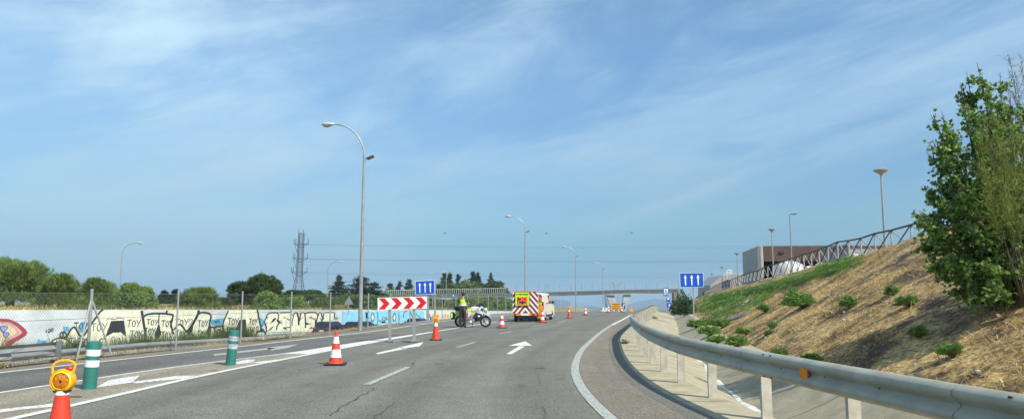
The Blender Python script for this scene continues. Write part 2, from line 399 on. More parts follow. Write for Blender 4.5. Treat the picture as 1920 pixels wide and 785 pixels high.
# markings -------------------------------------------------------------
def wline(name, m, cx, w, y0, y1, dy=1.0, lift=.009):
    return strip(name, m, lambda Y: cx(Y) - w / 2, lambda Y: cx(Y) + w / 2, y0, y1, dy, lift=lift, n=2)
wline('edge_line', LINE_OLD, lambda Y: EDGE(Y), .17, 2, 42)
wline('edge_line', LINE, lambda Y: EDGE(Y), .17, 42, 300)
wline('edge_line', LINE, LOUT, .14, -10, 300)
wline('ramp_line', LINE, L2, .11, -10, 30)
wline('lane_line', LINE, L3, .16, -10, 25)
strip('lane_line', LINE, lambda Y: L3(Y) - .10 - .42 * max(0, min(1, (Y - 18) / 3)) * max(0, min(1, (34 - Y) / 8)), lambda Y: L3(Y) + .08, 25, 60, lift=.010)
strip('gore_paint', HATCH, lambda Y: L2(Y) + .05, lambda Y: L3(Y) - .05, 20.2, 25, lift=.010, n=3)
def decal(name, m, polys, lift=.010):
    b = MB()
    for poly in polys: b.face([G(*p) + Vector((0, 0, lift + roadz(G(*p).y))) for p in poly])
    return struct(b.build(name, m))
decal('gore_hatch', HATCH, [[(179, 727), (204, 713), (225, 709), (262, 704), (248, 717), (215, 722)], [(248, 716), (330, 705), (368, 704), (345, 710), (300, 714), (252, 719)],
      [(-60, 779), (0, 768), (104, 756), (108, 762), (40, 768), (0, 774)], [(441, 679), (462, 674), (480, 674), (470, 680), (445, 683)], [(470, 680), (520, 674), (500, 681)]])
decal('ramp_arrow', LINE_OLD, [[(400, 664), (505, 652), (520, 653), (402, 667)], [(497, 652), (560, 645), (540, 652), (510, 657)]])
decal('lane_arrow', LINE, [[(704, 662), (752, 651), (764, 653), (709, 664)], [(746, 651.5), (794, 641), (787, 649), (757, 653)]])
decal('lane_arrow', LINE, [[(949, 663.5), (974, 648.5), (984, 649.5), (959, 664)], [(953, 648), (985, 639.5), (998, 648)]])
for (a, bb, w) in (((688, 721), (766, 688), .14), ((857, 651), (890, 641.5), .13), ((935, 626), (961, 621), .13), ((1000, 611.5), (1021, 608.3), .13), ((1045, 604), (1062, 600.5), .13)):
    p, q = G(*a), G(*bb); p.z = roadz(p.y) + .010; q.z = roadz(q.y) + .010; n = Vector(((q - p).y, -(q - p).x, 0)).normalized() * w / 2
    k = MB(); k.face([p - n, p + n, q + n, q - n]); struct(k.build('lane_dash', LINE_OLD))
TAR = mat('crack_filler', (.045, .043, .04), .7, var=.2)
def crack(pts, w0, w1):
    b = MB(); rnd = random.Random(len(pts) + int(pts[0][0])); P = [G(*p) for p in pts]; Q = []
    for a, c in zip(P, P[1:]):
        k = max(2, int((c - a).length / .18))
        for i in range(k): Q.append(a.lerp(c, i / k) + Vector((rnd.uniform(-.03, .03), rnd.uniform(-.03, .03), 0)))
    Q.append(P[-1]); prev = None
    for i, p in enumerate(Q):
        d = (Q[min(i + 1, len(Q) - 1)] - Q[max(i - 1, 0)]).normalized(); n = Vector((d.y, -d.x, 0)) * rnd.uniform(w0, w1) / 4
        z = Vector((0, 0, .013 + roadz(p.y))); b.v += [tuple(p - n + z), tuple(p + n + z)]
        if i: b.f.append((2 * i - 2, 2 * i - 1, 2 * i + 1, 2 * i)); b.m.append(0)
    return struct(b.build('road_crack', TAR))
crack([(622, 779), (640, 763), (692, 734), (700, 728)], .010, .045)
crack([(768, 690), (775, 684), (778, 676)], .01, .05)
crack([(467, 715), (520, 697), (560, 694), (620, 681), (700, 668)], .006, .035)
crack([(518, 697), (530, 689), (556, 688)], .006, .03)
crack([(840, 634), (905, 624), (925, 621), (1000, 610)], .01, .06)
crack([(688, 664), (735, 655)], .01, .05); crack([(1010, 700), (1012, 720)], .004, .015); crack([(1020, 762), (1024, 785)], .004, .02)
crack([(775, 722), (812, 697)], .004, .02); crack([(700, 785), (738, 755)], .004, .018)
crack([(640, 626), (700, 620)], .01, .03); crack([(1100, 603), (1150, 590)], .02, .07)
b = MB()
for px, py in ((824, 682), (140, 744), (402, 695), (1012, 690)):
    p = G(px, py); b.face([p + Vector((-.14, -.03, .013)), p + Vector((.1, -.05, .013)), p + Vector((.13, .02, .013)), p + Vector((-.05, .04, .013))])
struct(b.build('tar_patch', TAR))

# right verge, ditch, slope ----------------------------------------------
def offs(i): return (lambda Y: RAIL(Y) + profile(Y)[i][0]), (lambda Y: profile(Y)[i][1])
JOINT = MATS['verge_concrete']
def joints(m, period, width=.018, dark=.35):
    n, l = m.node_tree.nodes, m.node_tree.links; b = n['Principled BSDF']; src = b.inputs['Base Color'].links[0].from_socket
    uv = n.new('ShaderNodeTexCoord'); s = n.new('ShaderNodeSeparateXYZ'); l.new(uv.outputs['UV'], s.inputs[0])
    nz = n.new('ShaderNodeTexNoise'); nz.inputs['Scale'].default_value = 1.5; l.new(uv.outputs['UV'], nz.inputs['Vector'])
    ad = n.new('ShaderNodeMath'); ad.operation = 'MULTIPLY_ADD'; l.new(nz.outputs[0], ad.inputs[0]); ad.inputs[1].default_value = .12; l.new(s.outputs[1], ad.inputs[2])
    mo = n.new('ShaderNodeMath'); mo.operation = 'PINGPONG'; l.new(ad.outputs[0], mo.inputs[0]); mo.inputs[1].default_value = period / 2
    lt = n.new('ShaderNodeMath'); lt.operation = 'LESS_THAN'; l.new(mo.outputs[0], lt.inputs[0]); lt.inputs[1].default_value = width
    mx = n.new('ShaderNodeMix'); mx.data_type = 'RGBA'; mx.blend_type = 'MULTIPLY'; l.new(lt.outputs[0], mx.inputs[0]); l.new(src, mx.inputs[6]); mx.inputs[7].default_value = (dark, dark * .9, dark * .8, 1)
    l.new(mx.outputs[2], b.inputs['Base Color'])
joints(CONC, 2.0); joints(DRAIN, 2.5)
x0, z0 = offs(0); x1, z1 = offs(1); x2, z2 = offs(2); x3, z3 = offs(3); x4, z4 = offs(4)
strip('verge', CONC, x0, x1, -20, 300, .5, z0, z1)
strip('verge', CONC, x1, x2, -20, 300, .5, z1, z2, n=3, zmid=lambda x, y, t: .03 * math.sin(t * math.pi))
strip('ditch', DRAIN, x2, x3, -20, 300, .5, z2, z3, n=3, zmid=lambda x, y, t: -.04 * math.sin(t * math.pi))
strip('ditch', CONC, x3, x4, -20, 300, .5, z3, z4)
LIME = mat('lime_stain', (.75, .75, .70), .8, col2=(.36, .33, .27), scale=9, lo=.42, hi=.52)
strip('ditch_stain', LIME, lambda Y: x2(Y) - .02 - .03 * math.sin(Y * 2), lambda Y: x2(Y) + .07 + .04 * math.sin(Y * 3.1), 8, 24, .25, lambda Y: z2(Y) + .012, lambda Y: z2(Y) + .03)

def slope_mat():
    m = bpy.data.materials.new('dry_slope'); m.use_nodes = True; n, l = m.node_tree.nodes, m.node_tree.links; b = n['Principled BSDF']; b.inputs['Roughness'].default_value = .95
    t = n.new('ShaderNodeTexCoord')
    def nz(sc, det=6, mp=None, r=.62):
        q = n.new('ShaderNodeTexNoise'); q.inputs['Scale'].default_value = sc; q.inputs['Detail'].default_value = det; q.inputs['Roughness'].default_value = r; l.new(t.outputs['Object'], q.inputs['Vector']); return q.outputs[0]
    def ramp(x, st):
        r = n.new('ShaderNodeValToRGB'); l.new(x, r.inputs[0]); e = r.color_ramp.elements
        e[0].position, e[0].color = st[0][0], (*st[0][1], 1); e[1].position, e[1].color = st[-1][0], (*st[-1][1], 1)
        for p, c in st[1:-1]: k = e.new(p); k.color = (*c, 1)
        return r.outputs[0]
    a = ramp(nz(.9, 8, r=.7), [(.38, (.085, .058, .034)), (.45, (.26, .175, .09)), (.52, (.60, .415, .175)), (.64, (.78, .56, .25))])
    c = ramp(nz(9, 6, r=.75), [(.38, (.25, .23, .21)), (.5, (.9, .9, .9)), (.62, (1.35, 1.3, 1.2))])
    x = n.new('ShaderNodeMix'); x.data_type = 'RGBA'; x.blend_type = 'MULTIPLY'; x.inputs[0].default_value = 1; l.new(a, x.inputs[6]); l.new(c, x.inputs[7]); l.new(x.outputs[2], b.inputs['Base Color'])
    bp = n.new('ShaderNodeBump'); bp.inputs['Strength'].default_value = .9; bp.inputs['Distance'].default_value = .16; l.new(nz(7, 8, r=.75), bp.inputs['Height']); l.new(bp.outputs[0], b.inputs['Normal'])
    return m
SLOPE = slope_mat()
b = MB(); ys = [y for y in np.arange(-20, 60, .5)] + [y for y in np.arange(60, 300.1, 3)]
for Y in ys:
    o0 = RAIL(Y) + profile(Y)[4][0]; o1 = CRX(Y) + 1.5
    for i in range(33): X = o0 + (o1 - o0) * i / 30 if i <= 30 else o1 + (4 if i == 31 else 130); b.v.append((X, Y, surf(X, Y)))
for j in range(len(ys) - 1):
    for i in range(32): q = j * 33 + i; b.f.append((q, q + 1, q + 34, q + 33)); b.m.append(0)
slope = struct(b.build('embankment', SLOPE, smooth=True))

# left verge, service road, bank behind the wall ---------------------------
DRYV = mat('dry_verge', (.36, .30, .19), .95, col2=(.17, .15, .08), scale=3, bump=.5, bscale=20)
strip('verge', DRYV, lambda Y: LFENCE(Y) - 1.6, lambda Y: LFENCE(Y) - .2, -20, 140, 1, lambda Y: roadz(Y) - .24, roadz, n=3)
GREENV = mat('green_verge', (.10, .13, .045), .95, col2=(.20, .18, .08), scale=1.2, bump=.5)
strip('verge', GREENV, lambda Y: LFENCE(Y) - 4.2, lambda Y: LFENCE(Y) - 1.6, -20, 140, 1, lambda Y: SROAD(Y), lambda Y: roadz(Y) - .24, n=3)
strip('service_road', ASPH2, lambda Y: WALLX(Y) - .2, lambda Y: LFENCE(Y) - 4.2, -20, 140, 2, SROAD, SROAD, n=4)
def bankz(X, Y):
    d = max(0, WALLX(Y) - X); t = min(1, d / 14); far = .85 if Y < 95 else max(-2.4, .85 - (Y - 95) * .06)
    return WTOP(Y) * (1 - t) + far * t + .05 * hash2(X * .3, Y * .3) * min(1, d)
b = MB(); ys = list(np.arange(-20, 140, 2)) + list(np.arange(140, 321, 12)); ds = [0.12, 1.5, 4, 8, 14, 22, 40, 80, 150, 300]
for Y in ys:
    for d in ds: X = WALLX(Y) - d; b.v.append((X, Y, bankz(X, Y) if d < 290 else -3))
for j in range(len(ys) - 1):
    for i in range(len(ds) - 1): q = j * len(ds) + i; b.f.append((q, q + 1, q + len(ds) + 1, q + len(ds))); b.m.append(0)
BANKM = mat('bank_grass', (.36, .27, .12), .95, col2=(.15, .17, .06), scale=.7, bump=.4)
struct(b.build('bank', BANKM, smooth=True))

# mountains far off
def mountain(name, Y, pts, m, depth=900):
    b = MB(); k = 0; base = roadz(Y) - 40; P = []
    for (a, ya), (c, yc) in zip(pts, pts[1:]):
        for i in range(8):
            t = i / 8; P.append((a + (c - a) * t, ya + (yc - ya) * t + .5 * math.sin(a * .1 + i * 1.9)))
    P.append(pts[-1]); n = len(P)
    for r, (dy, hh) in enumerate(((-depth, 0), (-depth * .45, .55), (0, 1), (depth * .6, .5), (depth, 0))):
        for i, (px, py) in enumerate(P):
            q = at(px, py, Y); b.v.append((q.x * (Y + dy) / Y if r < 2 else q.x, Y + dy + 60 * math.sin(i * 1.3), base + (q.z - base) * hh * (1 + (.12 * math.sin(i * 2.1 + r) if r != 2 else 0))))
    for r in range(4):
        for i in range(n - 1): q = r * n + i; b.f.append((q, q + 1, q + n + 1, q + n)); b.m.append(0)
    return struct(b.build(name, m, smooth=True))
MTN = mat('mountain_scrub', (.05, .07, .06), 1, col2=(.08, .09, .07), scale=.004)
mountain('mountain', 6200, [(1100, 581), (1150, 579), (1165, 575), (1190, 567), (1205, 563), (1225, 560), (1243, 561), (1262, 565), (1300, 568), (1360, 572), (1500, 577)], MTN)
mountain('hills', 5200, [(700, 575), (800, 573), (900, 575), (1000, 573), (1060, 576), (1100, 574), (1180, 577), (1300, 574), (1500, 571), (1700, 574)], MTN, 700)

# the air: one closed box of even haze
b = MB(); b.box((0, 3300, -60), (16000, 9400, 240))
hz = b.build('haze', [])
hm = bpy.data.materials.new('haze_air'); hm.use_nodes = True; hn, hl = hm.node_tree.nodes, hm.node_tree.links
hn.remove(hn['Principled BSDF']); pv = hn.new('ShaderNodeVolumePrincipled'); pv.inputs['Color'].default_value = (.62, .80, 1, 1); pv.inputs['Density'].default_value = .00020; pv.inputs['Anisotropy'].default_value = .1
hl.new(pv.outputs[0], hn['Material Output'].inputs['Volume']); hz.data.materials.clear(); hz.data.materials.append(hm); struct(hz, 'stuff')
# ---------------------------------------------------------------- graffiti wall
WALLM = mat('painted_concrete_wall', (.62, .66, .66), .85, col2=(.46, .50, .50), scale=.9, bump=.3, bscale=12, detail=9)
wall = thing('graffiti_wall', 'long low concrete retaining wall covered in cream and blue graffiti beside the service road', 'wall')
b = MB(); ys = list(np.arange(-10, 200.1, .5))
for Y in ys:
    x, t, w = WALLX(Y), WTOP(Y), SROAD(Y) - .3
    dx = WALLX(Y + 1) - x; n = Vector((1, -dx, 0)).normalized() * .26
    b.v += [(x, Y, w), (x, Y, t + .06), (x - n.x, Y - n.y, t + .06), (x - n.x, Y - n.y, w)]
for j in range(len(ys) - 1):
    for i in range(3): q = j * 4 + i; b.f.append((q, q + 1, q + 5, q + 4)); b.m.append(0)
b.build('wall_panel', WALLM, wall)
def wallhit(px):
    r = (px - 960) / F; Y = 25.0
    lo, hi = 25., 160.
    f = lambda y: WALLX(y) - at(px, 600, y).x
    for Y in np.arange(25, 160, .5):
        if f(Y) * f(Y + .5) <= 0: lo, hi = Y, Y + .5; break
    for _ in range(20):
        m_ = (lo + hi) / 2
        if f(lo) * f(m_) <= 0: hi = m_
        else: lo = m_
    return lo
_wc = [wallhit(p) for p in range(-80, 1001, 10)]
def WP(px, py, lay=1):
    Y = float(np.interp(px, range(-80, 1001, 10), _wc)); x = WALLX(Y); dx = WALLX(Y + .5) - WALLX(Y - .5)
    n = Vector((1, -dx, 0)).normalized() * (.012 * lay)
    return Vector((x, Y, zat(py, Y))) + n
def wfill(b, poly, lay):
    bm = bmesh.new(); f = bm.faces.new([bm.verts.new((x, y, 0)) for x, y in poly]); bmesh.ops.triangulate(bm, faces=[f])
    for _ in range(6):
        le = [e for e in bm.edges if abs(e.verts[0].co.x - e.verts[1].co.x) > 4]
        if not le: break
        bmesh.ops.subdivide_edges(bm, edges=le, cuts=1); bmesh.ops.triangulate(bm, faces=[q for q in bm.faces if len(q.verts) > 3])
    for v in bm.verts: v.co = WP(v.co.x, v.co.y, lay)
    bm.verts.index_update(); b.add([v.co.copy() for v in bm.verts], [tuple(v.index for v in f.verts) for f in bm.faces]); bm.free()
def wstroke(b, pts, w, lay, closed=False):
    o_ = []
    for a, c in zip(pts, pts[1:]):
        k = max(1, int(abs(a[0] - c[0]) / 4) + 1); o_ += [(a[0] + (c[0] - a[0]) * i / k, a[1] + (c[1] - a[1]) * i / k) for i in range(k)]
    pts = o_ + [pts[-1]]
    if closed: pts = list(pts) + [pts[0]]
    L, Rr = [], []
    for i, p in enumerate(pts):
        a = Vector(pts[max(i - 1, 0)]); c = Vector(pts[min(i + 1, len(pts) - 1)]); d = (c - a)
        d = d.normalized() if d.length > 0 else Vector((1, 0)); n = Vector((-d.y, d.x)) * w / 2
        L.append(WP(p[0] + n.x, p[1] + n.y, lay)); Rr.append(WP(p[0] - n.x, p[1] - n.y, lay))
    k = len(pts)
    b.add(L + Rr, [(i, i + 1, k + i + 1, k + i) for i in range(k - 1)])
def circ(cx, cy, rx, ry, n=14, a0=0, a1=360): return [(cx + rx * math.cos(R(a0 + (a1 - a0) * i / n)), cy + ry * math.sin(R(a0 + (a1 - a0) * i / n))) for i in range(n + 1)]
def smooth2(p, k=4):
    o = []
    for i in range(len(p) - 1):
        p0, p1, p2, p3 = p[max(i - 1, 0)], p[i], p[i + 1], p[min(i + 2, len(p) - 1)]
        for j in range(k):
            t = j / k
            o.append(tuple(.5 * (2 * p1[a] + (p2[a] - p0[a]) * t + (2 * p0[a] - 5 * p1[a] + 4 * p2[a] - p3[a]) * t * t + (3 * p1[a] - p0[a] - 3 * p2[a] + p3[a]) * t ** 3) for a in (0, 1)))
    return o + [p[-1]]
def pm(n, c, **k): return mat(n, c, .7, var=.10, scale=2.5, detail=8, **k)
CREAM = pm('cream_paint', (.78, .77, .57)); INK = mat('black_spray', (.02, .02, .025), .6, var=.3, scale=3); CYAN = pm('cyan_paint', (.09, .36, .54)); SKYB = pm('sky_blue_paint', (.26, .60, .78))
DRED = pm('maroon_paint', (.33, .035, .05)); PINK = pm('salmon_paint', (.60, .34, .30)); PEACH = pm('peach_paint', (.72, .56, .38)); HEART = pm('violet_paint', (.23, .28, .72))
ORG = pm('orange_spray', (.72, .36, .06)); PALE = pm('pale_paint', (.60, .66, .68)); GREYP = pm('grey_paint', (.22, .26, .30)); MAR = pm('wine_spray', (.35, .10, .16)); PALEB = pm('pale_blue_band', (.60, .71, .76))
g = MB()     # cream fields
for poly in ([(98, 655), (104, 638), (116, 632), (126, 632), (139, 612), (155, 630), (172, 606), (187, 583), (262, 581.5), (275, 632), (278, 655)],
             [(272, 607), (269.5, 594), (276, 589), (296, 587.6), (321, 589.5), (320, 606), (327, 626), (327, 650), (279, 650), (275, 632)],
             [(312, 582), (309.5, 589), (320, 590), (321, 606), (327, 626), (327, 648), (350, 645), (352, 622), (358, 612), (368, 589), (371, 581.5)],
             [(371.5, 588), (378, 585.5), (394, 589), (392, 605), (388, 620), (388, 645), (351, 645), (352, 625), (361, 612)],
             [(427, 581.5), (417.4, 611), (396, 613), (396, 642), (491, 636), (488, 613), (481, 580.5)]): wfill(g, poly, 2)
g.build('cream_lettering', CREAM, wall)
g = MB(); SY = lambda p: [(490 + x / 12.08, 575 + y / 12.08) for x, y in p]
wfill(g, SY([(120, 560), (110, 440), (60, 320), (105, 240), (120, 170), (200, 130), (360, 130), (390, 190), (400, 130), (680, 125), (715, 190), (770, 110), (830, 230), (880, 130), (980, 135), (1000, 150), (1220, 130), (1275, 190), (1300, 125), (1350, 130), (1370, 250), (1410, 125), (1650, 125), (1640, 270), (1540, 290), (1400, 420), (1300, 560)]), 2)
g.build('cream_lettering', CREAM, wall)
g = MB()     # black outlines of the long piece
for pts, w in (([(264, 582), (268, 600), (275, 632)], 3.4), ([(126, 633), (139, 612), (155, 631), (172, 606), (187, 583), (192, 581)], 2.6),
               ([(269, 607), (268.5, 594), (276, 588.5), (296, 587), (321, 589), (323, 594), (320, 606.5), (326, 626)], 2.6), ([(297, 588), (297, 606)], 1.6),
               ([(312, 581.5), (310, 588)], 2.6), ([(326, 618), (337, 607), (350, 622)], 2.2), ([(371, 581), (368.5, 592), (357, 614), (350, 621)], 3.4),
               ([(371, 588), (378, 585.3), (394, 589), (392, 606)], 2.4), ([(395, 613), (420, 610.5)], 2.2), ([(427, 581), (417, 611), (428, 632)], 1.8), ([(481, 580), (489, 613), (495, 618)], 2.2),
               (circ(357, 633, 9, 7, 10, 180, 360), 1.6), (circ(116, 645, 18, 12, 12, 180, 360), 2.0), (circ(120, 627, 6, 5.5), 1.8), (circ(195, 640, 7, 6, 10, 180, 340), 1.2), (circ(490, 627, 9, 8, 10, 190, 350), 1.8)): wstroke(g, smooth2(pts, 3), w * 1.35, 3)
for poly in ([(199, 631), (208, 601), (232, 600), (238, 630), (227, 622), (221, 613), (213, 623)],
             smooth2([(297, 605), (293, 618), (290, 626), (296, 634), (303, 626), (301, 617), (298, 605)], 3)[:-1],
             [(349, 621), (358, 612), (362, 611), (361, 623), (352, 626)],
             smooth2([(392, 605), (388.5, 618), (387.5, 625), (391.6, 630.5), (396, 625), (395.5, 613), (393, 604)], 3)[:-1],
             [(448, 599), (460, 598), (463, 621), (450, 622), (442, 617)]): wfill(g, poly, 3)
g.build('black_outline', INK, wall)
g = MB()     # outline of the five-letter piece
for p, w in (([(120, 560), (110, 440), (60, 320), (105, 240), (120, 170), (200, 130), (360, 130), (380, 190)], 18), ([(395, 130), (670, 122)], 16), ([(380, 190), (370, 290), (400, 350), (350, 440), (350, 520)], 20),
             ([(690, 170), (715, 190), (770, 110)], 18), ([(720, 190), (690, 340), (700, 420)], 14), ([(790, 120), (830, 230), (845, 400)], 26), ([(850, 330), (885, 125), (970, 130), (990, 260), (1000, 470)], 20),
             ([(990, 150), (1030, 122), (1220, 122), (1275, 185), (1240, 330), (1230, 440), (1250, 520)], 20), ([(1275, 180), (1300, 125), (1350, 130), (1370, 250)], 18), ([(1390, 240), (1410, 125), (1650, 125), (1645, 270)], 16),
             ([(560, 255), (650, 300)], 14), ([(1130, 245), (1215, 285), (1220, 400), (1230, 500)], 16), ([(150, 540), (210, 480), (270, 435)], 10), ([(490, 470), (650, 455)], 14), ([(1180, 465), (1230, 475)], 14), ([(1340, 340), (1410, 240)], 20), ([(150, 215), (120, 260)], 10)):
    wstroke(g, SY(p), w / 12.08 * 1.4, 3)
for p in ([(185, 385), (235, 310), (265, 260), (270, 300), (320, 240), (325, 270), (270, 330)], [(330, 270), (400, 330), (500, 352), (400, 372), (350, 330)], [(490, 240), (560, 220), (520, 245), (560, 265)],
          [(1060, 230), (1150, 205), (1120, 235), (1140, 255)], [(1000, 350), (1140, 378), (1000, 405)], [(485, 465), (560, 480), (585, 530), (510, 490)], [(160, 540), (225, 485), (280, 432), (230, 505)], [(1350, 280), (1375, 240), (1390, 270), (1340, 345)], [(1085, 470), (1140, 450), (1180, 475), (1100, 490)], [(830, 330), (860, 300), (850, 430), (838, 420)]): wfill(g, SY(p), 3)
g.build('black_outline', INK, wall)
g = MB()
for pts in ([(395, 599), (405, 597.5), (421, 595.5), (416, 607.5), (407, 610), (396, 607)], [(484.5, 595), (493, 598), (496, 609), (488, 612)], [(74, 634), (80, 638), (92, 637), (90, 645), (76, 650), (72, 642)], [(119, 611), (130, 612), (132, 619), (121, 620)], [(152, 603), (162, 601), (165, 607), (158, 625), (150, 622), (147, 612)], [(265, 627), (273, 624), (275, 631), (266, 632)], SY([(-30, 260), (0, 250), (50, 330), (55, 400), (-20, 420)]), SY([(1650, 210), (1740, 240), (1740, 270), (1690, 290), (1650, 260)])): wfill(g, pts, 2.5)
g.build('blue_patch', CYAN, wall)
g = MB()     # scrawled tags
def toy(word, x, y, w, h, lw=1.35, sl=0):
    n = len(word); cw = w / n
    for i, c in enumerate(word):
        X0 = x + i * cw; X1 = X0 + cw * .82; Xm = (X0 + X1) / 2; y0 = y + sl * i / n; y1 = y0 + h
        st = {'T': [[(X0 - cw * .15, y0 + .3), (X1 + cw * .1, y0 - .3)], [(Xm, y0), (Xm - .6, y1)]], 'O': [circ(Xm, (y0 + y1) / 2 + .5, cw * .34, h * .42)], 'Y': [[(X0, y0), (Xm, y0 + h * .5)], [(X1 + .8, y0 - 1), (Xm - 1.2, y1)]],
              'C': [circ(Xm + 1, (y0 + y1) / 2, cw * .4, h * .48, 10, 50, 310)], 'H': [[(X0, y0), (X0, y1)], [(X1, y0), (X1, y1)], [(X0, y0 + h / 2), (X1, y0 + h / 2)]], 'I': [[(Xm, y0), (Xm, y1)]], 'L': [[(X0, y0), (X0, y1), (X1, y1)]],
              'E': [[(X1, y0), (X0, y0), (X0, y1), (X1, y1)], [(X0, y0 + h / 2), (X1, y0 + h / 2)]], '1': [[(X0, y0 + 3), (Xm, y0), (Xm, y1)]], '2': [smooth2([(X0, y0 + 2), (Xm, y0), (X1, y0 + 3), (X0, y1), (X1, y1)], 3)], '0': [circ(Xm, (y0 + y1) / 2, cw * .35, h * .45)],
              'S': [smooth2([(X1, y0 + 1), (Xm, y0), (X0, y0 + h * .3), (X1, y0 + h * .65), (Xm, y1), (X0, y1 - 1)], 3)], 'B': [[(X0, y0), (X0, y1), (X1, y0 + h * .75), (X0, y0 + h / 2), (X1, y0 + h * .2), (X0, y0)]]}[c]
        for s_ in st: wstroke(g, s_, max(lw, 1.25), 4)
for a in ((140, 604, 26, 12), (172, 606, 30, 15, 1.0, -2), (239, 599, 25, 13), (246, 619, 22, 13), (275, 598, 22, 11), (272, 614, 20, 12), (303, 600, 21, 12), (304, 621, 19, 13), (328, 598, 25, 12, 1.0, -1), (331, 619, 18, 13), (371, 600, 19, 12, 1.0, -1), (371, 619, 16, 12), (400, 615, 20, 12), (425, 613, 13, 9), (427, 596, 20, 12), (467, 597, 15, 12), (149, 633, 20, 9)): toy('TOY', *a)
toy('CHICLE', 465, 612, 28, 11, .9, -2); toy('120', 86, 617, 16, 6, .9, -4); toy('5', 118, 624, 4, 6) if False else toy('S', 118, 624, 4.5, 6, .8)
for p in (smooth2([(352, 604), (356, 598), (360, 600), (356, 607), (352, 612)]), smooth2([(199, 598), (206, 596.5), (214, 598), (222, 595.5), (233, 597)]), smooth2([(208, 640), (214, 630), (218, 640), (224, 632), (228, 642)]), [(401, 603), (409, 600), (411, 603), (405, 604), (400, 602)], [(128, 633.5), (142, 632.5)]): wstroke(g, p, .9, 4)
g.build('spray_tags', INK, wall)
g = MB(); wfill(g, smooth2([(-40, 592), (0, 596.5), (16, 597.5), (28, 602), (40, 609), (53, 623), (42, 634), (30, 641), (20, 652), (10, 657), (-40, 660), (-40, 592)], 3)[:-1], 2); g.build('maroon_shape', DRED, wall)
g = MB(); wfill(g, smooth2([(-38, 599), (0, 602), (14, 603), (26, 608), (36, 615), (43, 623), (34, 630), (22, 636), (12, 645), (6, 657), (-38, 658), (-38, 599)], 3)[:-1], 3); g.build('pink_shape', PINK, wall)
g = MB(); wfill(g, smooth2([(-38, 606), (0, 607), (12, 608), (24, 613), (32, 622), (22, 630), (10, 638), (0, 656), (-38, 657), (-38, 606)], 3)[:-1], 4); g.build('peach_shape', PEACH, wall)
def heart(cx, cy, s): return [(cx, cy + s), (cx - s * .8, cy + s * .1), (cx - s * .95, cy - s * .5), (cx - s * .5, cy - s * .85), (cx, cy - s * .4), (cx + s * .5, cy - s * .85), (cx + s * .95, cy - s * .5), (cx + s * .8, cy + s * .1)]
g = MB(); wfill(g, heart(8, 616.5, 8), 5); wfill(g, heart(13, 627.5, 6.6), 5); wstroke(g, [(13, 633), (12, 641)], 1, 5); g.build('black_outline', INK, wall)
g = MB(); wfill(g, heart(8, 616, 6.4), 6); wfill(g, heart(13, 627, 5.2), 6); g.build('violet_heart', HEART, wall)
g = MB(); wfill(g, [(641, 583), (795, 582), (795, 618), (641, 622)], 2); wfill(g, [(862, 588), (873, 588), (873, 606), (858, 607)], 2); g.build('sky_blue_mural', SKYB, wall)
g = MB()
for p in ([(685, 584), (687, 612)], [(707, 584), (708, 600), (706, 615)], [(747, 584), (748, 606)], [(756, 596), (757, 583), (763, 583)], [(793, 600), (780, 588), (775, 600), (768, 582)], [(709, 600), (722, 603), (724, 611)], smooth2([(726, 597), (718, 594), (716, 598), (722, 599), (726, 597)]), [(800, 590), (803, 597), (806, 589)]): wstroke(g, p, 1, 4)
wfill(g, [(714, 604), (721, 600), (722, 608)], 4); wfill(g, [(757, 605), (759, 600), (762, 607)], 4); wfill(g, [(686, 585), (690, 586), (691, 597), (686, 596)], 4)
for cx in (698, 739): wstroke(g, circ(cx, 594, 2.8, 8), 1.2, 4)
g.build('black_outline', INK, wall)
g = MB()
for cx in (698, 739): wfill(g, circ(cx, 595, 2.2, 4.4)[:-1], 4)
wfill(g, [(716, 606), (723, 604), (722, 611), (716, 611)], 4); g.build('white_dot', WHITE, wall)
g = MB(); wfill(g, [(795, 582), (862, 583), (858, 607), (795, 610)], 2); wfill(g, [(886, 585), (950, 585), (950, 600), (886, 601)], 2); g.build('pale_panel', PALE, wall)
g = MB()
for x in (803, 809, 815, 820, 828, 833, 838): wfill(g, [(x, 588.5), (x + 3.6, 589), (x + 3.2, 596), (x - .6, 595)], 3)
g.build('orange_lettering', ORG, wall)
g = MB()
for x in range(892, 944, 7): wstroke(g, [(x, 586), (x + 3, 592), (x, 597), (x + 5, 598)], 1.2, 3)
wfill(g, [(922, 588), (935, 587), (936, 598), (921, 598)], 3); g.build('grey_scrawl', GREYP, wall)
g = MB()
for x, y in ((496, 604), (500, 605), (499, 609), (524, 601), (527, 600), (563, 597), (566, 595), (600, 597), (581, 595)): wfill(g, circ(x, y, 1.1, 1.3, 6)[:-1], 4)
g.build('wine_spots', MAR, wall)

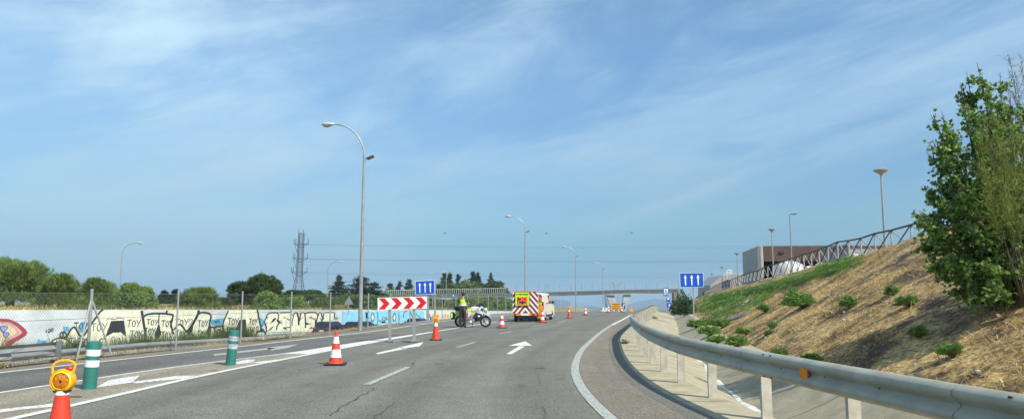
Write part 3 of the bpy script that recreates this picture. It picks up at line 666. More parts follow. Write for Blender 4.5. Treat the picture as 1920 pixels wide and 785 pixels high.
# ---------------------------------------------------------------- guardrails
FAT = 1.5
PROF = [(.0, .155), (-.018, .152), (-.072, .118), (-.083, .098), (-.083, .076), (-.070, .056), (-.014, .018), (-.006, 0), (-.014, -.018), (-.070, -.056), (-.083, -.076), (-.083, -.098), (-.072, -.118), (-.018, -.152), (0, -.155)]
def path(fn, y0, y1, step, zf):
    """points spaced evenly along the curve, with the sideways direction"""
    P = []; Y = y0; fine = np.arange(y0, y1, .05); xs_ = [fn(v) for v in fine]; L = 0; nxt = 0
    for i, v in enumerate(fine):
        if i: L += math.hypot(.05, xs_[i] - xs_[i - 1])
        if L >= nxt:
            d = Vector((fn(v + .2) - fn(v - .2), .4, 0)).normalized()
            P.append((Vector((xs_[i], v, zf(v))), Vector((d.y, -d.x, 0)), d)); nxt += step
    return P
def beam(P, side, zc, name, m, parent, prof=PROF, thick=.004):
    b = MB(); k = len(prof)
    for s_ in (0, 1):
        for p, n, d in P:
            for o, z in prof: b.v.append(tuple(p + n * side * (o + thick * s_) + Vector((0, 0, zc + z))))
    N = len(P)
    for s_ in (0, 1):
        for j in range(N - 1):
            for i in range(k - 1): q = s_ * N * k + j * k + i; b.f.append((q, q + 1, q + k + 1, q + k)); b.m.append(0)
    o = N * k
    for j in range(N - 1):
        for i in (0, k - 1): q = j * k + i; b.f.append((q, q + o, q + o + k, q + k)); b.m.append(0)
    return b.build(name, m, parent, smooth='auto')
RAILM = mat('weathered_rail_steel', (.42, .42, .345), .62, .05, col2=(.27, .27, .22), scale=2.2, bump=.06, bscale=8, lo=.3, hi=.7)
rail = thing('guardrail', 'galvanised w-beam guardrail with amber reflectors curving along the right verge', 'guardrail')
P = path(RAIL, -14, 230, .5, roadz)
BZ = .69
beam(P, 1, BZ, 'beam', RAILM, rail)
posts = path(lambda Y: RAIL(Y), 1.35, 215, 2.0, roadz)
# line the posts up with the one seen at pixel (1268, 717)
y_t = G(1268, 717).y; off = min((p[0].y for p in posts), key=lambda v: abs(v - y_t)) - y_t
posts = path(lambda Y: RAIL(Y), 1.35 - off, 215, 2.0, roadz)
for i, (p, n, d) in enumerate(posts[:100]):
    b = MB(); rz = math.atan2(d.y, d.x); M = Matrix((d, -n, Vector((0, 0, 1)))).transposed().to_3x3()
    c = p + n * .095
    b.box(c + Vector((0, 0, .35)) - d * .025, (.006, .13, .80), M=M)
    b.box(c + Vector((0, 0, .35)) + n * .062, (.05, .006, .80), M=M); b.box(c + Vector((0, 0, .35)) - n * .062, (.05, .006, .80), M=M)
    b.build('post', POSTM, rail)
    if i < 40:
        b = MB(); b.box(p + n * .02 + Vector((0, 0, BZ)), (.2, .05, .20), M=M); b.build('spacer', GALVD, rail)
sp_pts = path(RAIL, 1.3, 60, .05, roadz)
for k0_ in range(10, len(sp_pts) - 12, 80):
    sg_ = [(p - n * .005, n, d) for p, n, d in sp_pts[k0_:k0_ + 7]]
    beam(sg_, 1, BZ, 'splice', RAILM, rail)
b = MB(); holes = MB()
for p, n, d in path(RAIL, 1.0, 30, .98, roadz):
    q = p + Vector((0, 0, BZ)) - n * .006; M = Matrix((d, -n, Vector((0, 0, 1)))).transposed().to_3x3()
    holes.box(q - n * .001, (.03, .004, .014), M=M)
for k_, (p, n, d) in enumerate(path(RAIL, 1.3, 30, 3.9, roadz)):
    M = Matrix((d, -n, Vector((0, 0, 1)))).transposed().to_3x3()
    for dz in (.128, -.128):
        for dd in (-.1, .1): holes.box(p + Vector((0, 0, BZ + dz)) - n * .062 + d * dd, (.03, .02, .012), M=M @ Matrix.Rotation(R(30), 3, 'X'))
struct(holes.build('bolt_slots', mat('dark_hole', (.03, .03, .03), .8, var=.1), rail), 'stuff')
AMB = mat('amber_reflector', (.80, .24, .01), .3, var=.10, scale=40)
for px, py in ((1519, 711), (1206, 624)):
    Y = min(np.arange(3, 40, .02), key=lambda y: abs(RAIL(y) - at(px, py, y).x)); d = Vector((RAIL(Y + .2) - RAIL(Y - .2), .4, 0)).normalized(); n = Vector((d.y, -d.x, 0)); c = Vector((RAIL(Y), Y, BZ)) - n * .035
    poly = [(-.05, .065), (.04, .04), (.04, -.04), (-.05, -.065)] if px > 1300 else [(-.05, .07), (.06, .05), (.06, -.05), (-.05, -.07)]
    b = MB(); f0 = lambda u, w_, c=c, d=d, n=n: c - d * u * .8 - n * (.045 if u < 0 else .02) + Vector((0, 0, w_)); f1 = lambda u, w_, f=f0, n=n: f(u, w_) + n * .012
    b.prism([(-.08, .035), (-.03, .078), (.075, .060), (.075, -.060), (-.03, -.078), (-.08, -.035)], f0, f1)
    rf = b.build('reflector', AMB, rail); rf['label'] = 'amber plate reflector in the rail groove'
    for dz in (-.03, .03): b = MB(); b.ell(f0(.01, dz) - n * .004, (.008, .008, .008), 8, 5); b.build('bolt', DARK, rf)

lrail = thing('guardrail', 'low grey guardrail with a lower tube running behind the chain link fence', 'guardrail')
LRZ = lambda Y: roadz(Y) - .20 - .20 * min(1, max(0, (Y - 21) / 9))
P2 = path(lambda Y: LFENCE(Y) - .45, 16.6, 110, .8, LRZ)
beam(P2, -1, .32, 'beam', GALV, lrail)
b = MB(); b.tube([p + Vector((0, 0, .06)) for p, n, d in P2], .04, 6); b.build('lower_tube', GALV, lrail)
for p, n, d in path(lambda Y: LFENCE(Y) - .52, 17.5, 110, 4.0, LRZ)[:24]:
    b = MB(); M = Matrix((d, n, Vector((0, 0, 1)))).transposed().to_3x3(); b.box(p + Vector((0, 0, .12)), (.10, .06, .62), M=M); b.box(p + Vector((0, 0, .33)) + n * .04, (.34, .10, .10), M=M); b.build('post', GALVD, lrail)
erail = thing('guardrail', 'short ramped guardrail end in dry grass at the near left verge', 'guardrail')
q0, q1 = G(104, 680), G(-260, 705)
P3 = [(q0.lerp(q1, i / 8) + Vector((-.1 , .25, .10 - .13 * i / 8)), Vector((0.6, -.8, 0)), Vector((-.8, -.6, 0))) for i in range(9)]
beam(P3, 1, .22, 'beam', GALV, erail); b = MB(); b.tube([p + Vector((0, 0, .0)) for p, n, d in P3], .035, 6); b.build('lower_tube', GALV, erail)
for i in (0, 4, 8): b = MB(); b.box(P3[i][0] + Vector((0, 0, .12)), (.11, .07, .55)); b.build('post', GALVD, erail)

# ---------------------------------------------------------------- chain link fence on the left
fence = thing('chain_link_fence', 'tall chain link fence on grey tube posts along the left edge of the road', 'fence')
WIRE = mat('fence_wire', (.22, .25, .25), .5, .5, var=.1)
FH = 1.66
fx = lambda Y: LFENCE(Y)
fp = [(Vector((G(px, py).x, G(px, py).y, 0))) for px, py in ((329, 657), (451, 643), (544, 634), (618, 626))]
k0 = path(fx, 32.7, 190, 3.4, roadz)
allp = [Vector((fx(y), y, 0)) for y in (9.6, 12.5, 15.4)] + [Vector((G(164, 672).x, G(164, 672).y, 0))] + fp + [Vector((p.x, p.y, roadz(p.y))) for p, n, d in k0 if p.y > 33][:44]
for i, p in enumerate(allp):
    b = MB(); r = .038 if i == 3 else .028
    b.tube([p + Vector((0, 0, -.3)), p + Vector((0, 0, FH + .02))], r, 8); b.lathe([(r * 1.15, FH + .01), (r * 1.1, FH + .05), (1e-5, FH + .07)], 8, p); po = b.build('post', GALV, fence, smooth='auto')
e = allp[3]
for dx in (-1, 1):
    f = (allp[4] - allp[3]).normalized() if dx > 0 else (allp[2] - allp[3]).normalized()
    b = MB(); b.tube([e + Vector((0, 0, FH - .18)), e + f * (.34 if dx > 0 else .42) + Vector((0.3 if dx > 0 else -.0, 0, .10 if dx > 0 else -.02))], .026, 8); b.build('strut', GALV, fence, smooth='auto')
PF = [Vector((p.x, p.y, roadz(p.y))) for p in allp]
segs = []
V = []
def rib(a, c, w):
    d = (c - a).normalized(); s1 = d.orthogonal().normalized() * w / 2; s2 = d.cross(s1)
    for u, v in ((s1, s2), (s2, -s1)): pass
    for k in range(3):
        a1 = 2 * math.pi * k / 3; a2 = 2 * math.pi * (k + 1) / 3; e1 = s1 * math.cos(a1) + s2 * math.sin(a1); e2 = s1 * math.cos(a2) + s2 * math.sin(a2)
        V.append([a + e1, a + e2, c + e2, c + e1])
for i in range(len(PF) - 1):
    a, c = PF[i], PF[i + 1]; Lg = (c - a).length; sp_ = .09 if c.y < 24 else (.12 if c.y < 34 else .2); w = .0042 if c.y < 34 else .005; h = FH - .12; z0_ = .06; t = -h
    if c.y > 120: break
    while t < Lg:
        s0, s1_ = max(t, 0), min(t + h, Lg)
        if s1_ > s0:
            za, zb = (s0 - t), (s1_ - t)
            rib(a.lerp(c, s0 / Lg) + Vector((0, 0, z0_ + za)), a.lerp(c, s1_ / Lg) + Vector((0, 0, z0_ + zb)), w)
            rib(a.lerp(c, s0 / Lg) + Vector((0, 0, z0_ + h - za)), a.lerp(c, s1_ / Lg) + Vector((0, 0, z0_ + h - zb)), w)
        t += sp_
quads_mesh('wire_mesh', np.array([[tuple(v) for v in q] for q in V]), WIRE, fence, 4)
b = MB()
for hz in (FH - .05, FH * .60, .08):
    b.tube([p + Vector((0, 0, hz)) for p in PF[:40]], .006, 5)
b.build('tension_wire', WIRE, fence)

# ---------------------------------------------------------------- street lamps
def cobra(label, px, py_base, Y, top_py, arm, group, flood=False, zb=None, dpx=0, r=.085):
    base = at(px, py_base, Y); base.z = zb if zb is not None else base.z
    H_ = zat(top_py, Y) - base.z
    t = thing('street_lamp', label, 'street lamp', base, 0, group); d = Vector((1 if arm > 0 else -1, 0, 0)); A = abs(arm) * .72; hv = min(1.55, H_ * .17)
    b = MB(); b.tube([(0, 0, -.2), (0, 0, .02), (0, 0, H_ - hv)], [r * 1.15, r * 1.15, r * .62], 10); b.build('pole', GALV, t, smooth='auto')
    pts = [Vector((0, 0, H_ - hv - .3))] + [Vector((0, 0, H_ - hv)) + d * A * (1 - math.cos(a)) + Vector((0, 0, hv * math.sin(a))) for a in [R(90) * i / 9 for i in range(10)]]
    b = MB(); b.tube(pts, [r * .55] * 2 + [r * .42] * 8 + [r * .36], 8); b.build('arm', GALV, t, smooth='auto')
    b = MB(); c = pts[-1] + d * .28; b.ell(c, (.34, .13, .085), 14, 8); hd = b.build('lamp_head', mat('lamp_housing', (.55, .56, .55), .4, .2, var=.05), t, smooth=True)
    b = MB(); b.ell(c + d * .06 - Vector((0, 0, .07)), (.20, .11, .075), 12, 8); b.build('lens', mat('lamp_bowl', (.30, .31, .30), .2, var=.1), hd, smooth=True)
    if flood:
        b = MB(); b.tube([(0, 0, H_ - hv - .15), (.16, 0, H_ - hv - .12)], .02, 6); M = Matrix.Rotation(R(-22), 3, 'Y'); b.box((.30, 0, H_ - hv - .06), (.34, .30, .09), M=M); b.build('floodlight', mat('floodlight_housing', (.10, .10, .10), .5, .3, var=.1), t, bevel=.02)
    return t
GL = 'curved arm street lamps along the main road'
cobra('tallest curved street lamp with a black floodlight, behind the striped traffic cone', 675, 619, 34.7, 233, -2.05, GL, True)
cobra('curved street lamp rising behind the speed display trailer', 985, 585, 77, 405, -2.1, GL, True)
cobra('curved street lamp beyond the white van, in front of the footbridge', 1080, 580, 123, 462, -2.3, GL, True)
cobra('small curved street lamp beside the orange text board', 1131, 578, 172, 491, -2.3, GL, True)
GL2 = 'curved arm street lamps beyond the graffiti wall'
cobra('curved street lamp standing behind the round pines at the left', 223, 575, 78, 455, 2.1, GL2, r=.07)
cobra('curved street lamp between the stone pine and the cedars', 613, 572, 108, 490, 2.1, GL2, r=.08)
cobra('curved street lamp showing just above trees near the white villa', 515, 570, 190, 538, 1.9, GL2, r=.09)
cobra('curved street lamp above the left blue lane sign', 811, 575, 135, 510, 2.0, GL2, r=.08)
cobra('curved street lamp right of the stone pine behind the footbridge', 948, 566, 200, 528, 1.7, GL2, r=.09)
# twin lamp and far masts past the bridge
def mast(label, px, base, Y, top, r=.07, arms=0):
    p = at(px, base, Y); t = thing('lamp_mast', label, 'lamp mast', p, 0, 'thin lamp masts beyond the footbridge'); h = zat(top, Y) - p.z
    b = MB(); b.tube([(0, 0, 0), (0, 0, h)], [r, r * .6], 6); b.build('pole', GALV, t)
    for s_ in ((-1, 1) if arms == 2 else (1,)):
        b = MB(); b.tube([(0, 0, h - .1), (s_ * .9, 0, h + .15)], .05, 6); b.box((s_ * 1.2, 0, h + .15), (.9, .3, .16)); b.build('lamp_head', GALV, t)
    return t
mast('slender lamp mast seen between the bridge legs', 1151, 585, 230, 549, .09, 1)
mast('twin armed lamp mast seen between the bridge legs', 1158, 585, 260, 531, .09, 2)
mast('tall thin lamp mast beside the right bridge leg', 1161, 586, 215, 531, .08, 1)
mast('pale lamp mast standing in front of the conifers by the bridge', 836, 580, 160, 513, .10, 1)

# disc topped lamps on the plateau
DISC = mat('lamp_disc', (.42, .42, .40), .35, .3, var=.05)
def disc_lamp(label, px, Y, top, k=1.0):
    x = xat(px, Y); p = Vector((at(px, 480, Y).x, Y, surf(at(px, 480, Y).x, Y) - .1)); h = zat(top, Y) - p.z
    t = thing('disc_lamp', label, 'park lamp', p, 0, 'disc topped lamps behind the lattice fence')
    b = MB(); b.tube([(0, 0, 0), (0, 0, h * .35), (0, 0, h - .32)], [.085 * k, .075 * k, .05 * k], 10); b.build('pole', GALV, t, smooth='auto')
    b = MB(); b.lathe([(.05, h - .34), (.10, h - .30), (.12, h - .26), (.40, h - .09), (.41, h - .05)], 24); b.build('glass_bowl', mat('smoked_bowl', (.36, .35, .34), .25, var=.1), t, smooth='auto')
    b = MB(); b.lathe([(1e-5, h - .02), (.42, h - .05), (.43, h - .02), (.38, h + .02), (1e-5, h + .05)], 24); b.build('disc_cap', DISC, t, smooth='auto')
disc_lamp('nearest disc topped lamp, rising above the hill crest left of the tree', 1661, 44, 318)
disc_lamp('disc topped lamp in front of the brown fascia building', 1449, 82, 429)
disc_lamp('disc topped lamp left of the grey side wall of the building', 1382, 108, 474)
disc_lamp('small disc topped lamp above the far corrugated shed', 1353, 150, 500)
disc_lamp('smallest disc topped lamp, nearest the right blue lane sign', 1334, 190, 513)
Y = 70; p = Vector((at(1484, 480, Y).x, Y, 2.6)); h = zat(402, Y) - p.z
t = thing('street_lamp', 'slim dark lamp post with a flat rectangular head by the building', 'street lamp', p); b = MB(); b.tube([(0, 0, 0), (0, 0, h)], [.07, .045], 8); b.build('pole', GALVD, t); b = MB(); b.tube([(0, 0, h - .03), (.25, 0, h + .02)], .025, 6); b.box((.42, 0, h + .03), (.5, .22, .07)); b.build('lamp_head', DARK, t)

# ---------------------------------------------------------------- cones, bollards, barrier boards
def cone_parts(t, lamp, rt=.495):
    if not lamp:
        b = MB(); b.box((0, 0, .022), (.46, .46, .044)); b.build('base', BLACK, t, bevel=.012)
        hs = [(.044, .185, .165), (.044 + .01, .165, .16)]
        rr = lambda z: .15 - (.15 - .030) * (z - .044) / .70
        b = MB(); zs_ = [.044, .17, .345, .48, .63, .745]
        b.lathe([(.175, .044), (.17, .06), (rr(.075), .078)], 24); b.v; 
        for i in range(5):
            b.mi = (0, 1, 0, 1, 0)[i]; z0_, z1_ = zs_[i] if i else .078, zs_[i + 1]; o = .002 if b.mi else 0
            b.lathe([(rr(z0_) + o, z0_), (rr(z1_) + o, z1_)], 24)
        b.mi = 0; b.lathe([(rr(.745), .745), (rr(.745) * .8, .752), (rr(.745) * .6, .735)], 24)
        b.build('cone_body', [REDC, REFL], t, smooth='auto')
    else:
        b = MB(); b.box((0, 0, .02), (.44, .44, .04)); b.build('base', BLACK, t, bevel=.012)
        rr = lambda z: .135 - (.135 - .052) * (z - .04) / .60
        b = MB(); b.mi = 0; b.lathe([(.16, .04), (.155, .055), (rr(.07), .072), (rr(rt), rt)], 24); b.mi = 1; b.lathe([(rr(rt) + .002, rt), (rr(.62) + .002, .62), (.03, .625)], 24)
        b.build('cone_body', [REDC, REFL], t, smooth='auto')
        Q = Matrix.Rotation(R(90), 3, 'X')
        b = MB(); b.box((0, 0, .618), (.13, .10, .02)); b.box((0, .02, .63), (.11, .08, .03)); b.build('lamp_base', DARK, t, bevel=.005)
        lp = MB(); cz = .715
        lp.lathe([(1e-5, -.055), (.085, -.055), (.108, -.035), (.112, .0), (.108, .035), (.100, .045), (.095, .030)], 28, (0, 0, cz), Q); lo = lp.build('warning_lamp', YEL, t, smooth='auto')
        b = MB(); b.lathe([(.094, .0), (.094, .03), (.07, .044), (.035, .052), (1e-5, .055)], 28, (0, 0, cz), Q); ln = b.build('lens', AMBER, lo, smooth='auto')
        b = MB(); b.lathe([(.0945, .034), (.097, .038), (.078, .053), (.075, .046)], 28, (0, 0, cz), Q, cap=False); b.build('lens_ring', mat('bright_yellow', (.95, .60, .01), .4, var=.04), lo, smooth='auto')
        b = MB(); b.lathe([(1e-5, .05), (.008, .06), (.012, .055)], 8, (0, 0, cz), Q); b.build('screw', DARK, lo)
        b = MB(); pts = [(-.095, 0, cz + .06), (-.105, 0, cz + .13), (-.085, .005, cz + .165), (-.04, .01, cz + .185), (.03, .01, cz + .188), (.07, .01, cz + .175), (.10, .005, cz + .145), (.085, 0, cz + .07)]
        sp3 = []
        for i in range(len(pts) - 1):
            for j in range(4): sp3.append(tuple(pts[i][a] + (pts[i + 1][a] - pts[i][a]) * j / 4 for a in range(3)))
        b.tube(sp3 + [pts[-1]], .0125, 8); b.build('handle', YEL, lo, smooth='auto')
        b = MB(); b.ell((.05, .0, cz + .115), (.035, .03, .02), 10, 6); b.build('switch', mat('red_plastic', (.6, .02, .02), .4, var=.05), lo)
STD = thing('traffic_cone', '', 'traffic cone', (0, 0, 0), 0, 'red and white cones closing the left lane'); cone_parts(STD, False)
LMP = thing('lamp_cone', '', 'lamp cone', (0, 0, 0), 0, 'red cones carrying amber warning lamps'); cone_parts(LMP, True)
NEAR = thing('lamp_cone', '', 'lamp cone', (0, 0, 0), 0, 'red cones carrying amber warning lamps'); cone_parts(NEAR, True, .585)
def put(proto, first, px, py, label, rz=0, Y=None):
    o = proto if first else copy_tree(proto); p = G(px, py)
    if Y: p = Vector((at(px, py, Y).x, Y, 0))
    o.location = (p.x, p.y, roadz(p.y) + .002); o.rotation_euler = (0, 0, rz); o['label'] = label
    return o
put(STD, True, 629, 683.5, 'large red and white striped cone standing alone left of the arrow board', .1)
put(STD, False, 941, 614.5, 'striped cone between the police motorcycle and the speed trailer', .3)
put(STD, False, 1017, 604, 'striped cone in front of the orange box beside the speed trailer', .2)
put(STD, False, 1098, 590.5, 'striped cone right of the far lamp cone beyond the van', .1)
put(STD, False, 1141, 584.2, 'tiny striped cone in front of the orange text board', .4)
put(STD, False, 1166, 582.6, 'tiny striped cone beside the small blue works sign', .1)
put(NEAR, True, 108, 858, 'nearest amber lamp on a red cone in the bottom left corner', .12)
put(LMP, True, 817, 637, 'amber lamp cone standing beside the right foot of the arrow board', .1)
put(LMP, False, 1067, 596, 'far amber lamp cone just beyond the white van', -.2)

TEAL = mat('teal_plastic', (.018, .20, .16), .5, col2=(.03, .13, .11), scale=7, bump=.1)
def bollard(label, px, py, band, tilt):
    t = thing('lane_bollard', label, 'bollard', G(px, py) + Vector((0, 0, .006)), 0, 'teal flexible bollards on the painted nose')
    t.rotation_euler = (0, R(tilt), 0); r = .108
    b = MB(); b.lathe([(r * 1.02, -.01), (r, .05), (r, .745), (r * .97, .765), (r * .8, .775), (r * .78, .76), (1e-5, .755)], 28); b.build('tube', TEAL, t, smooth='auto')
    for z0_, z1_ in ((.54, .645), (.36, .47)):
        b = MB(); b.lathe([(r + .0025, z0_), (r + .0025, z1_)], 28); b.build('reflective_band', band, t, smooth='auto')
bollard('nearer teal bollard with two clean white bands next to the amber lamp', 167, 728.5, REFL, 3)
bollard('farther teal bollard with two greyed scuffed bands, leaning right', 432, 684, mat('scuffed_band', (.42, .47, .50), .4, var=.25, scale=14), 4.5)

# red and white chevron board on two posts
SR = mat('sign_red', (.62, .012, .015), .4, var=.08, scale=8)
t = thing('chevron_board', 'long red and white chevron arrow board on two steel feet', 'barrier board', G(755, 640.5)); t.rotation_euler = (0, R(-1.6), R(2))
ctr = t.location; bw = 91 * ctr.y / F * 1.0; z0_ = zat(580, ctr.y) + .01; z1_ = zat(556.5, ctr.y); bh = z1_ - z0_
b = MB(); b.box((0, 0, (z0_ + z1_) / 2), (bw, .025, bh)); brd = b.build('board', REFL, t, bevel=.004)
b = MB(); cw = bw / 4
for i in range(4):
    x = -bw / 2 + cw * i + .03; T_ = cw * .50; A_ = cw * .42; yb = -.016
    poly = [(x, z0_ + .02), (x + T_, z0_ + .02), (x + T_ + A_, (z0_ + z1_) / 2), (x + T_, z1_ - .02), (x, z1_ - .02), (x + A_, (z0_ + z1_) / 2)]
    b.prism(poly, lambda u, w_: Vector((u, yb, w_)), lambda u, w_: Vector((u, -.0128, w_)))
b.build('chevron', SR, brd)
for px, py, rz in ((728, 641.5, 0), (782, 638, 0)):
    p = G(px, py) - ctr; b = MB(); b.box((p.x, .045, z0_ / 2 + .15), (.10, .05, z0_ + .3)); po = b.build('post', GALV, t, bevel=.004)
    b = MB(); b.box((p.x + (.14 if px < 760 else -.1), .0, .03), (.44, .42, .05), rz=.9); b.build('foot', GALVD, po, bevel=.01)
for px in (728, 782):
    pass

# blue lane signs
def arrow_sign(label, px, py, Y, w, h, tilt, posts_, pb, group, thick=.03):
    c = at(px, py, Y); t = thing('lane_sign', label, 'road sign', (c.x, Y, 0), 0, group)
    M = Matrix.Rotation(R(tilt), 3, 'Y'); o = Vector((0, 0, c.z))
    def fb(d): return lambda u, v: o + M @ Vector((u, d, v))
    def rr(w_, h_, r):
        return [(sx * (w_ / 2 - r) + r * math.cos(R(a)), sz * (h_ / 2 - r) + r * math.sin(R(a))) for sx, sz, a0 in ((1, 1, 0), (-1, 1, 90), (-1, -1, 180), (1, -1, 270)) for a in (a0, a0 + 30, a0 + 60, a0 + 90)]
    b = MB(); b.prism(rr(w, h, .05), fb(0), fb(thick)); pl = b.build('plate', WHITE, t)
    b = MB(); b.prism(rr(w - .05, h - .05, .04), fb(-.006), fb(-.0005)); b.build('blue_field', BLUE, pl)
    for k in (-1, 0, 1):
        x = k * w * .27; s_ = h * .36; b = MB()
        b.prism([(x - .022 * w / 1.1 * 1.2, -s_ ), (x + .022 * w / 1.1 * 1.2, -s_), (x + .03 * w, s_ * .42), (x + .07 * w, s_ * .42), (x, s_), (x - .07 * w, s_ * .42), (x - .03 * w, s_ * .42)], fb(-.011), fb(-.0065)); b.build('arrow', REFL, pl)
    for dx in posts_:
        b = MB(); b.box((dx, thick + .05, (pb + c.z + h / 2 - .05) / 2), (.09, .05, c.z + h / 2 - .05 - pb)); b.build('post', GALV if pb < .1 else mat('cream_post', (.52, .52, .46), .6, var=.08), t, bevel=.004)
        b = MB(); b.box((dx, thick + .02, c.z - h * .2), (.14, .04, .04)); b.build('clamp', GALVD, t)
arrow_sign('blue sign with three white up arrows above the chevron board, slightly tilted', 797, 538.5, 41, 36.5 * 41 / F, 26 * 41 / F, -2.6, (.18, .55), 0, 'blue three arrow lane signs')
pS = hit(1302, 596, 20) or Vector((11.6, 47, .1)); YS_ = pS.y
arrow_sign('blue three arrow sign on a cream post at the foot of the slope', 1297, 524.5, YS_, 44 * YS_ / F, 27 * YS_ / F, -1.0, (.10,), pS.z - .2, 'blue three arrow lane signs')

# small blue sign low behind the lamp cone
c = at(810, 597, 50); t = thing('road_sign', 'small low blue plate with a white arrow behind the amber lamp cone', 'road sign', (c.x, 50, 0))
b = MB(); b.box((0, 0, c.z), (.28, .02, .26)); b.build('plate', BLUE, t); b = MB(); b.prism([(-.02, -.1), (.02, -.1), (.02, .02), (.06, .02), (0, .1), (-.06, .02), (-.02, .02)], lambda u, v: Vector((u, -.016, c.z + v)), lambda u, v: Vector((u, -.011, c.z + v))); b.build('arrow', REFL, t)
b = MB(); b.tube([(0, .03, -.6), (0, .03, c.z + .1)], .03, 8); b.build('post', GALV, t)
# grey back of a triangular sign on the bank
c = at(654, 563, 70); t = thing('triangular_sign', 'grey back of a triangular warning sign on the bank before the cedars', 'road sign', (c.x, 70, c.z))
b = MB(); b.prism([(-.45, -.38), (.45, -.38), (0, .42)], lambda u, v: Vector((u, 0, v)), lambda u, v: Vector((u, .03, v))); b.build('plate', mat('sign_back', (.30, .31, .32), .5, .3, var=.08), t); b = MB(); b.tube([(0, .06, -1.2), (0, .06, .3)], .035, 8); b.build('post', GALV, t)
# ---------------------------------------------------------------- lattice fence along the crest
WOODD = mat('dark_rail_wood', (.035, .028, .024), .6, var=.2, scale=4)
LIGHTB = mat('weathered_brace', (.36, .37, .36), .55, .1, var=.15, scale=5)
lf = thing('lattice_fence', 'dark handrail fence with crossed grey braces following the crest of the right slope', 'fence')
FP = path(FX, 27.0, 195, 2.0, lambda Y: 0)
FP = [Vector((p.x, p.y, surf(p.x, p.y) - .02)) for p, n, d in FP]
b = MB(); b.tube([p + Vector((0, 0, 1.12)) for p in FP], .04, 6); b.build('handrail', WOODD, lf)
b = MB(); b.tube([p + Vector((0, 0, .10)) for p in FP], .025, 6); b.build('bottom_rail', WOODD, lf)
for i in range(len(FP)):
    b = MB(); b.box(FP[i] + Vector((0, 0, .52)), (.06, .06, 1.16)); b.build('post', LIGHTB, lf)
for i in range(len(FP) - 1):
    b = MB(); a, c = FP[i], FP[i + 1]; n = Vector(((c - a).y, -(c - a).x, 0)).normalized() * .03
    b.mi = 0; b.tube([a + n + Vector((0, 0, .10)), c + n + Vector((0, 0, 1.10))], .028, 5)
    b.mi = 1; b.tube([a - n + Vector((0, 0, 1.10)), c - n + Vector((0, 0, .10))], .028, 5)
    b.build('cross_brace', [LIGHTB, WOODD], lf)

# ---------------------------------------------------------------- buildings on the plateau
GREYW = mat('grey_cladding', (.30, .30, .31), .6, var=.06, scale=2)
def cladding(m, ax, per, depth):
    n, l = m.node_tree.nodes, m.node_tree.links; b = n['Principled BSDF']; t = n.new('ShaderNodeTexCoord'); s = n.new('ShaderNodeSeparateXYZ'); l.new(t.outputs['Object'], s.inputs[0])
    mo = n.new('ShaderNodeMath'); mo.operation = 'PINGPONG'; l.new(s.outputs[ax], mo.inputs[0]); mo.inputs[1].default_value = per
    bp = n.new('ShaderNodeBump'); bp.inputs['Strength'].default_value = depth; bp.inputs['Distance'].default_value = .05; l.new(mo.outputs[0], bp.inputs['Height']); l.new(bp.outputs[0], b.inputs['Normal'])
FASC = mat('brown_wood_fascia', (.11, .062, .040), .6, col2=(.06, .034, .022), scale=3)
n0 = Vector((xat(1425, 85), 85)); t = thing('canopy_building', 'grey clad building with a brown timber fascia over a dark open bay of white tanks', 'building', (n0.x, n0.y, 2.3))
zr = zat(461, 85) - 2.3; dr = Vector((.157, 1, 0)).normalized(); fr = Vector((1, -.09, 0)).normalized()
sw = dr * 12; FW = fr * 22
def slab(b, a, c, z0_, z1_, th, inward):
    n = inward.normalized() * th; b.add([a + Vector((0, 0, z0_)), c + Vector((0, 0, z0_)), c + Vector((0, 0, z1_)), a + Vector((0, 0, z1_)), a + n + Vector((0, 0, z0_)), c + n + Vector((0, 0, z0_)), c + n + Vector((0, 0, z1_)), a + n + Vector((0, 0, z1_))],
          [(0, 1, 2, 3), (4, 5, 6, 7), (0, 1, 5, 4), (1, 2, 6, 5), (2, 3, 7, 6), (3, 0, 4, 7)])
O = Vector((0, 0, 0))
b = MB(); slab(b, O, sw, 0, zr, .3, fr); b.build('side_wall', GREYW, t)
b = MB(); slab(b, O - fr * .02, fr * .55, 0, zr + .05, .5, dr); b.build('corner_column', mat('pale_column', (.42, .40, .38), .7, var=.06), t)
b = MB(); slab(b, fr * .6 + dr * .05, FW, zr - 1.75, zr, .25, dr); b.build('fascia', FASC, t)
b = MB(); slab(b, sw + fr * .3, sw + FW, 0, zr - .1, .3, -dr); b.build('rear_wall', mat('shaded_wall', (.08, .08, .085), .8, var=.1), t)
b = MB(); slab(b, fr * .3 + dr * .3, sw + fr * .3, zr - .12, zr - .02, 21.6, fr); b.build('roof', mat('roof_sheet', (.35, .35, .35), .6, var=.06), t)
b = MB(); slab(b, FW - fr * .1, FW + sw, 0, zr, .3, -fr); b.build('side_wall', GREYW, t)
b = MB(); slab(b, FW * .28 + dr * .4, FW * .46 + dr * .4, 0, zr - 3.6, .3, dr); slab(b, FW * .62 + dr * .4, FW + dr * .4, 0, zr - 2.9, .3, dr); b.build('bay_wall', mat('pale_bay_wall', (.36, .38, .40), .7, var=.08), t)
b = MB(); b.box(fr * 2.6 + Vector((0, -.05, zr - .75)), (.5, .12, .2)); b.build('wall_lamp', DARK, t)
b = MB(); b.ell(fr * 8.7 + Vector((0, -.08, zr - .75)), (.16, .16, .16)); b.build('wall_lamp', WHITE, t)
TANK = mat('white_tank', (.66, .66, .64), .35, var=.06)
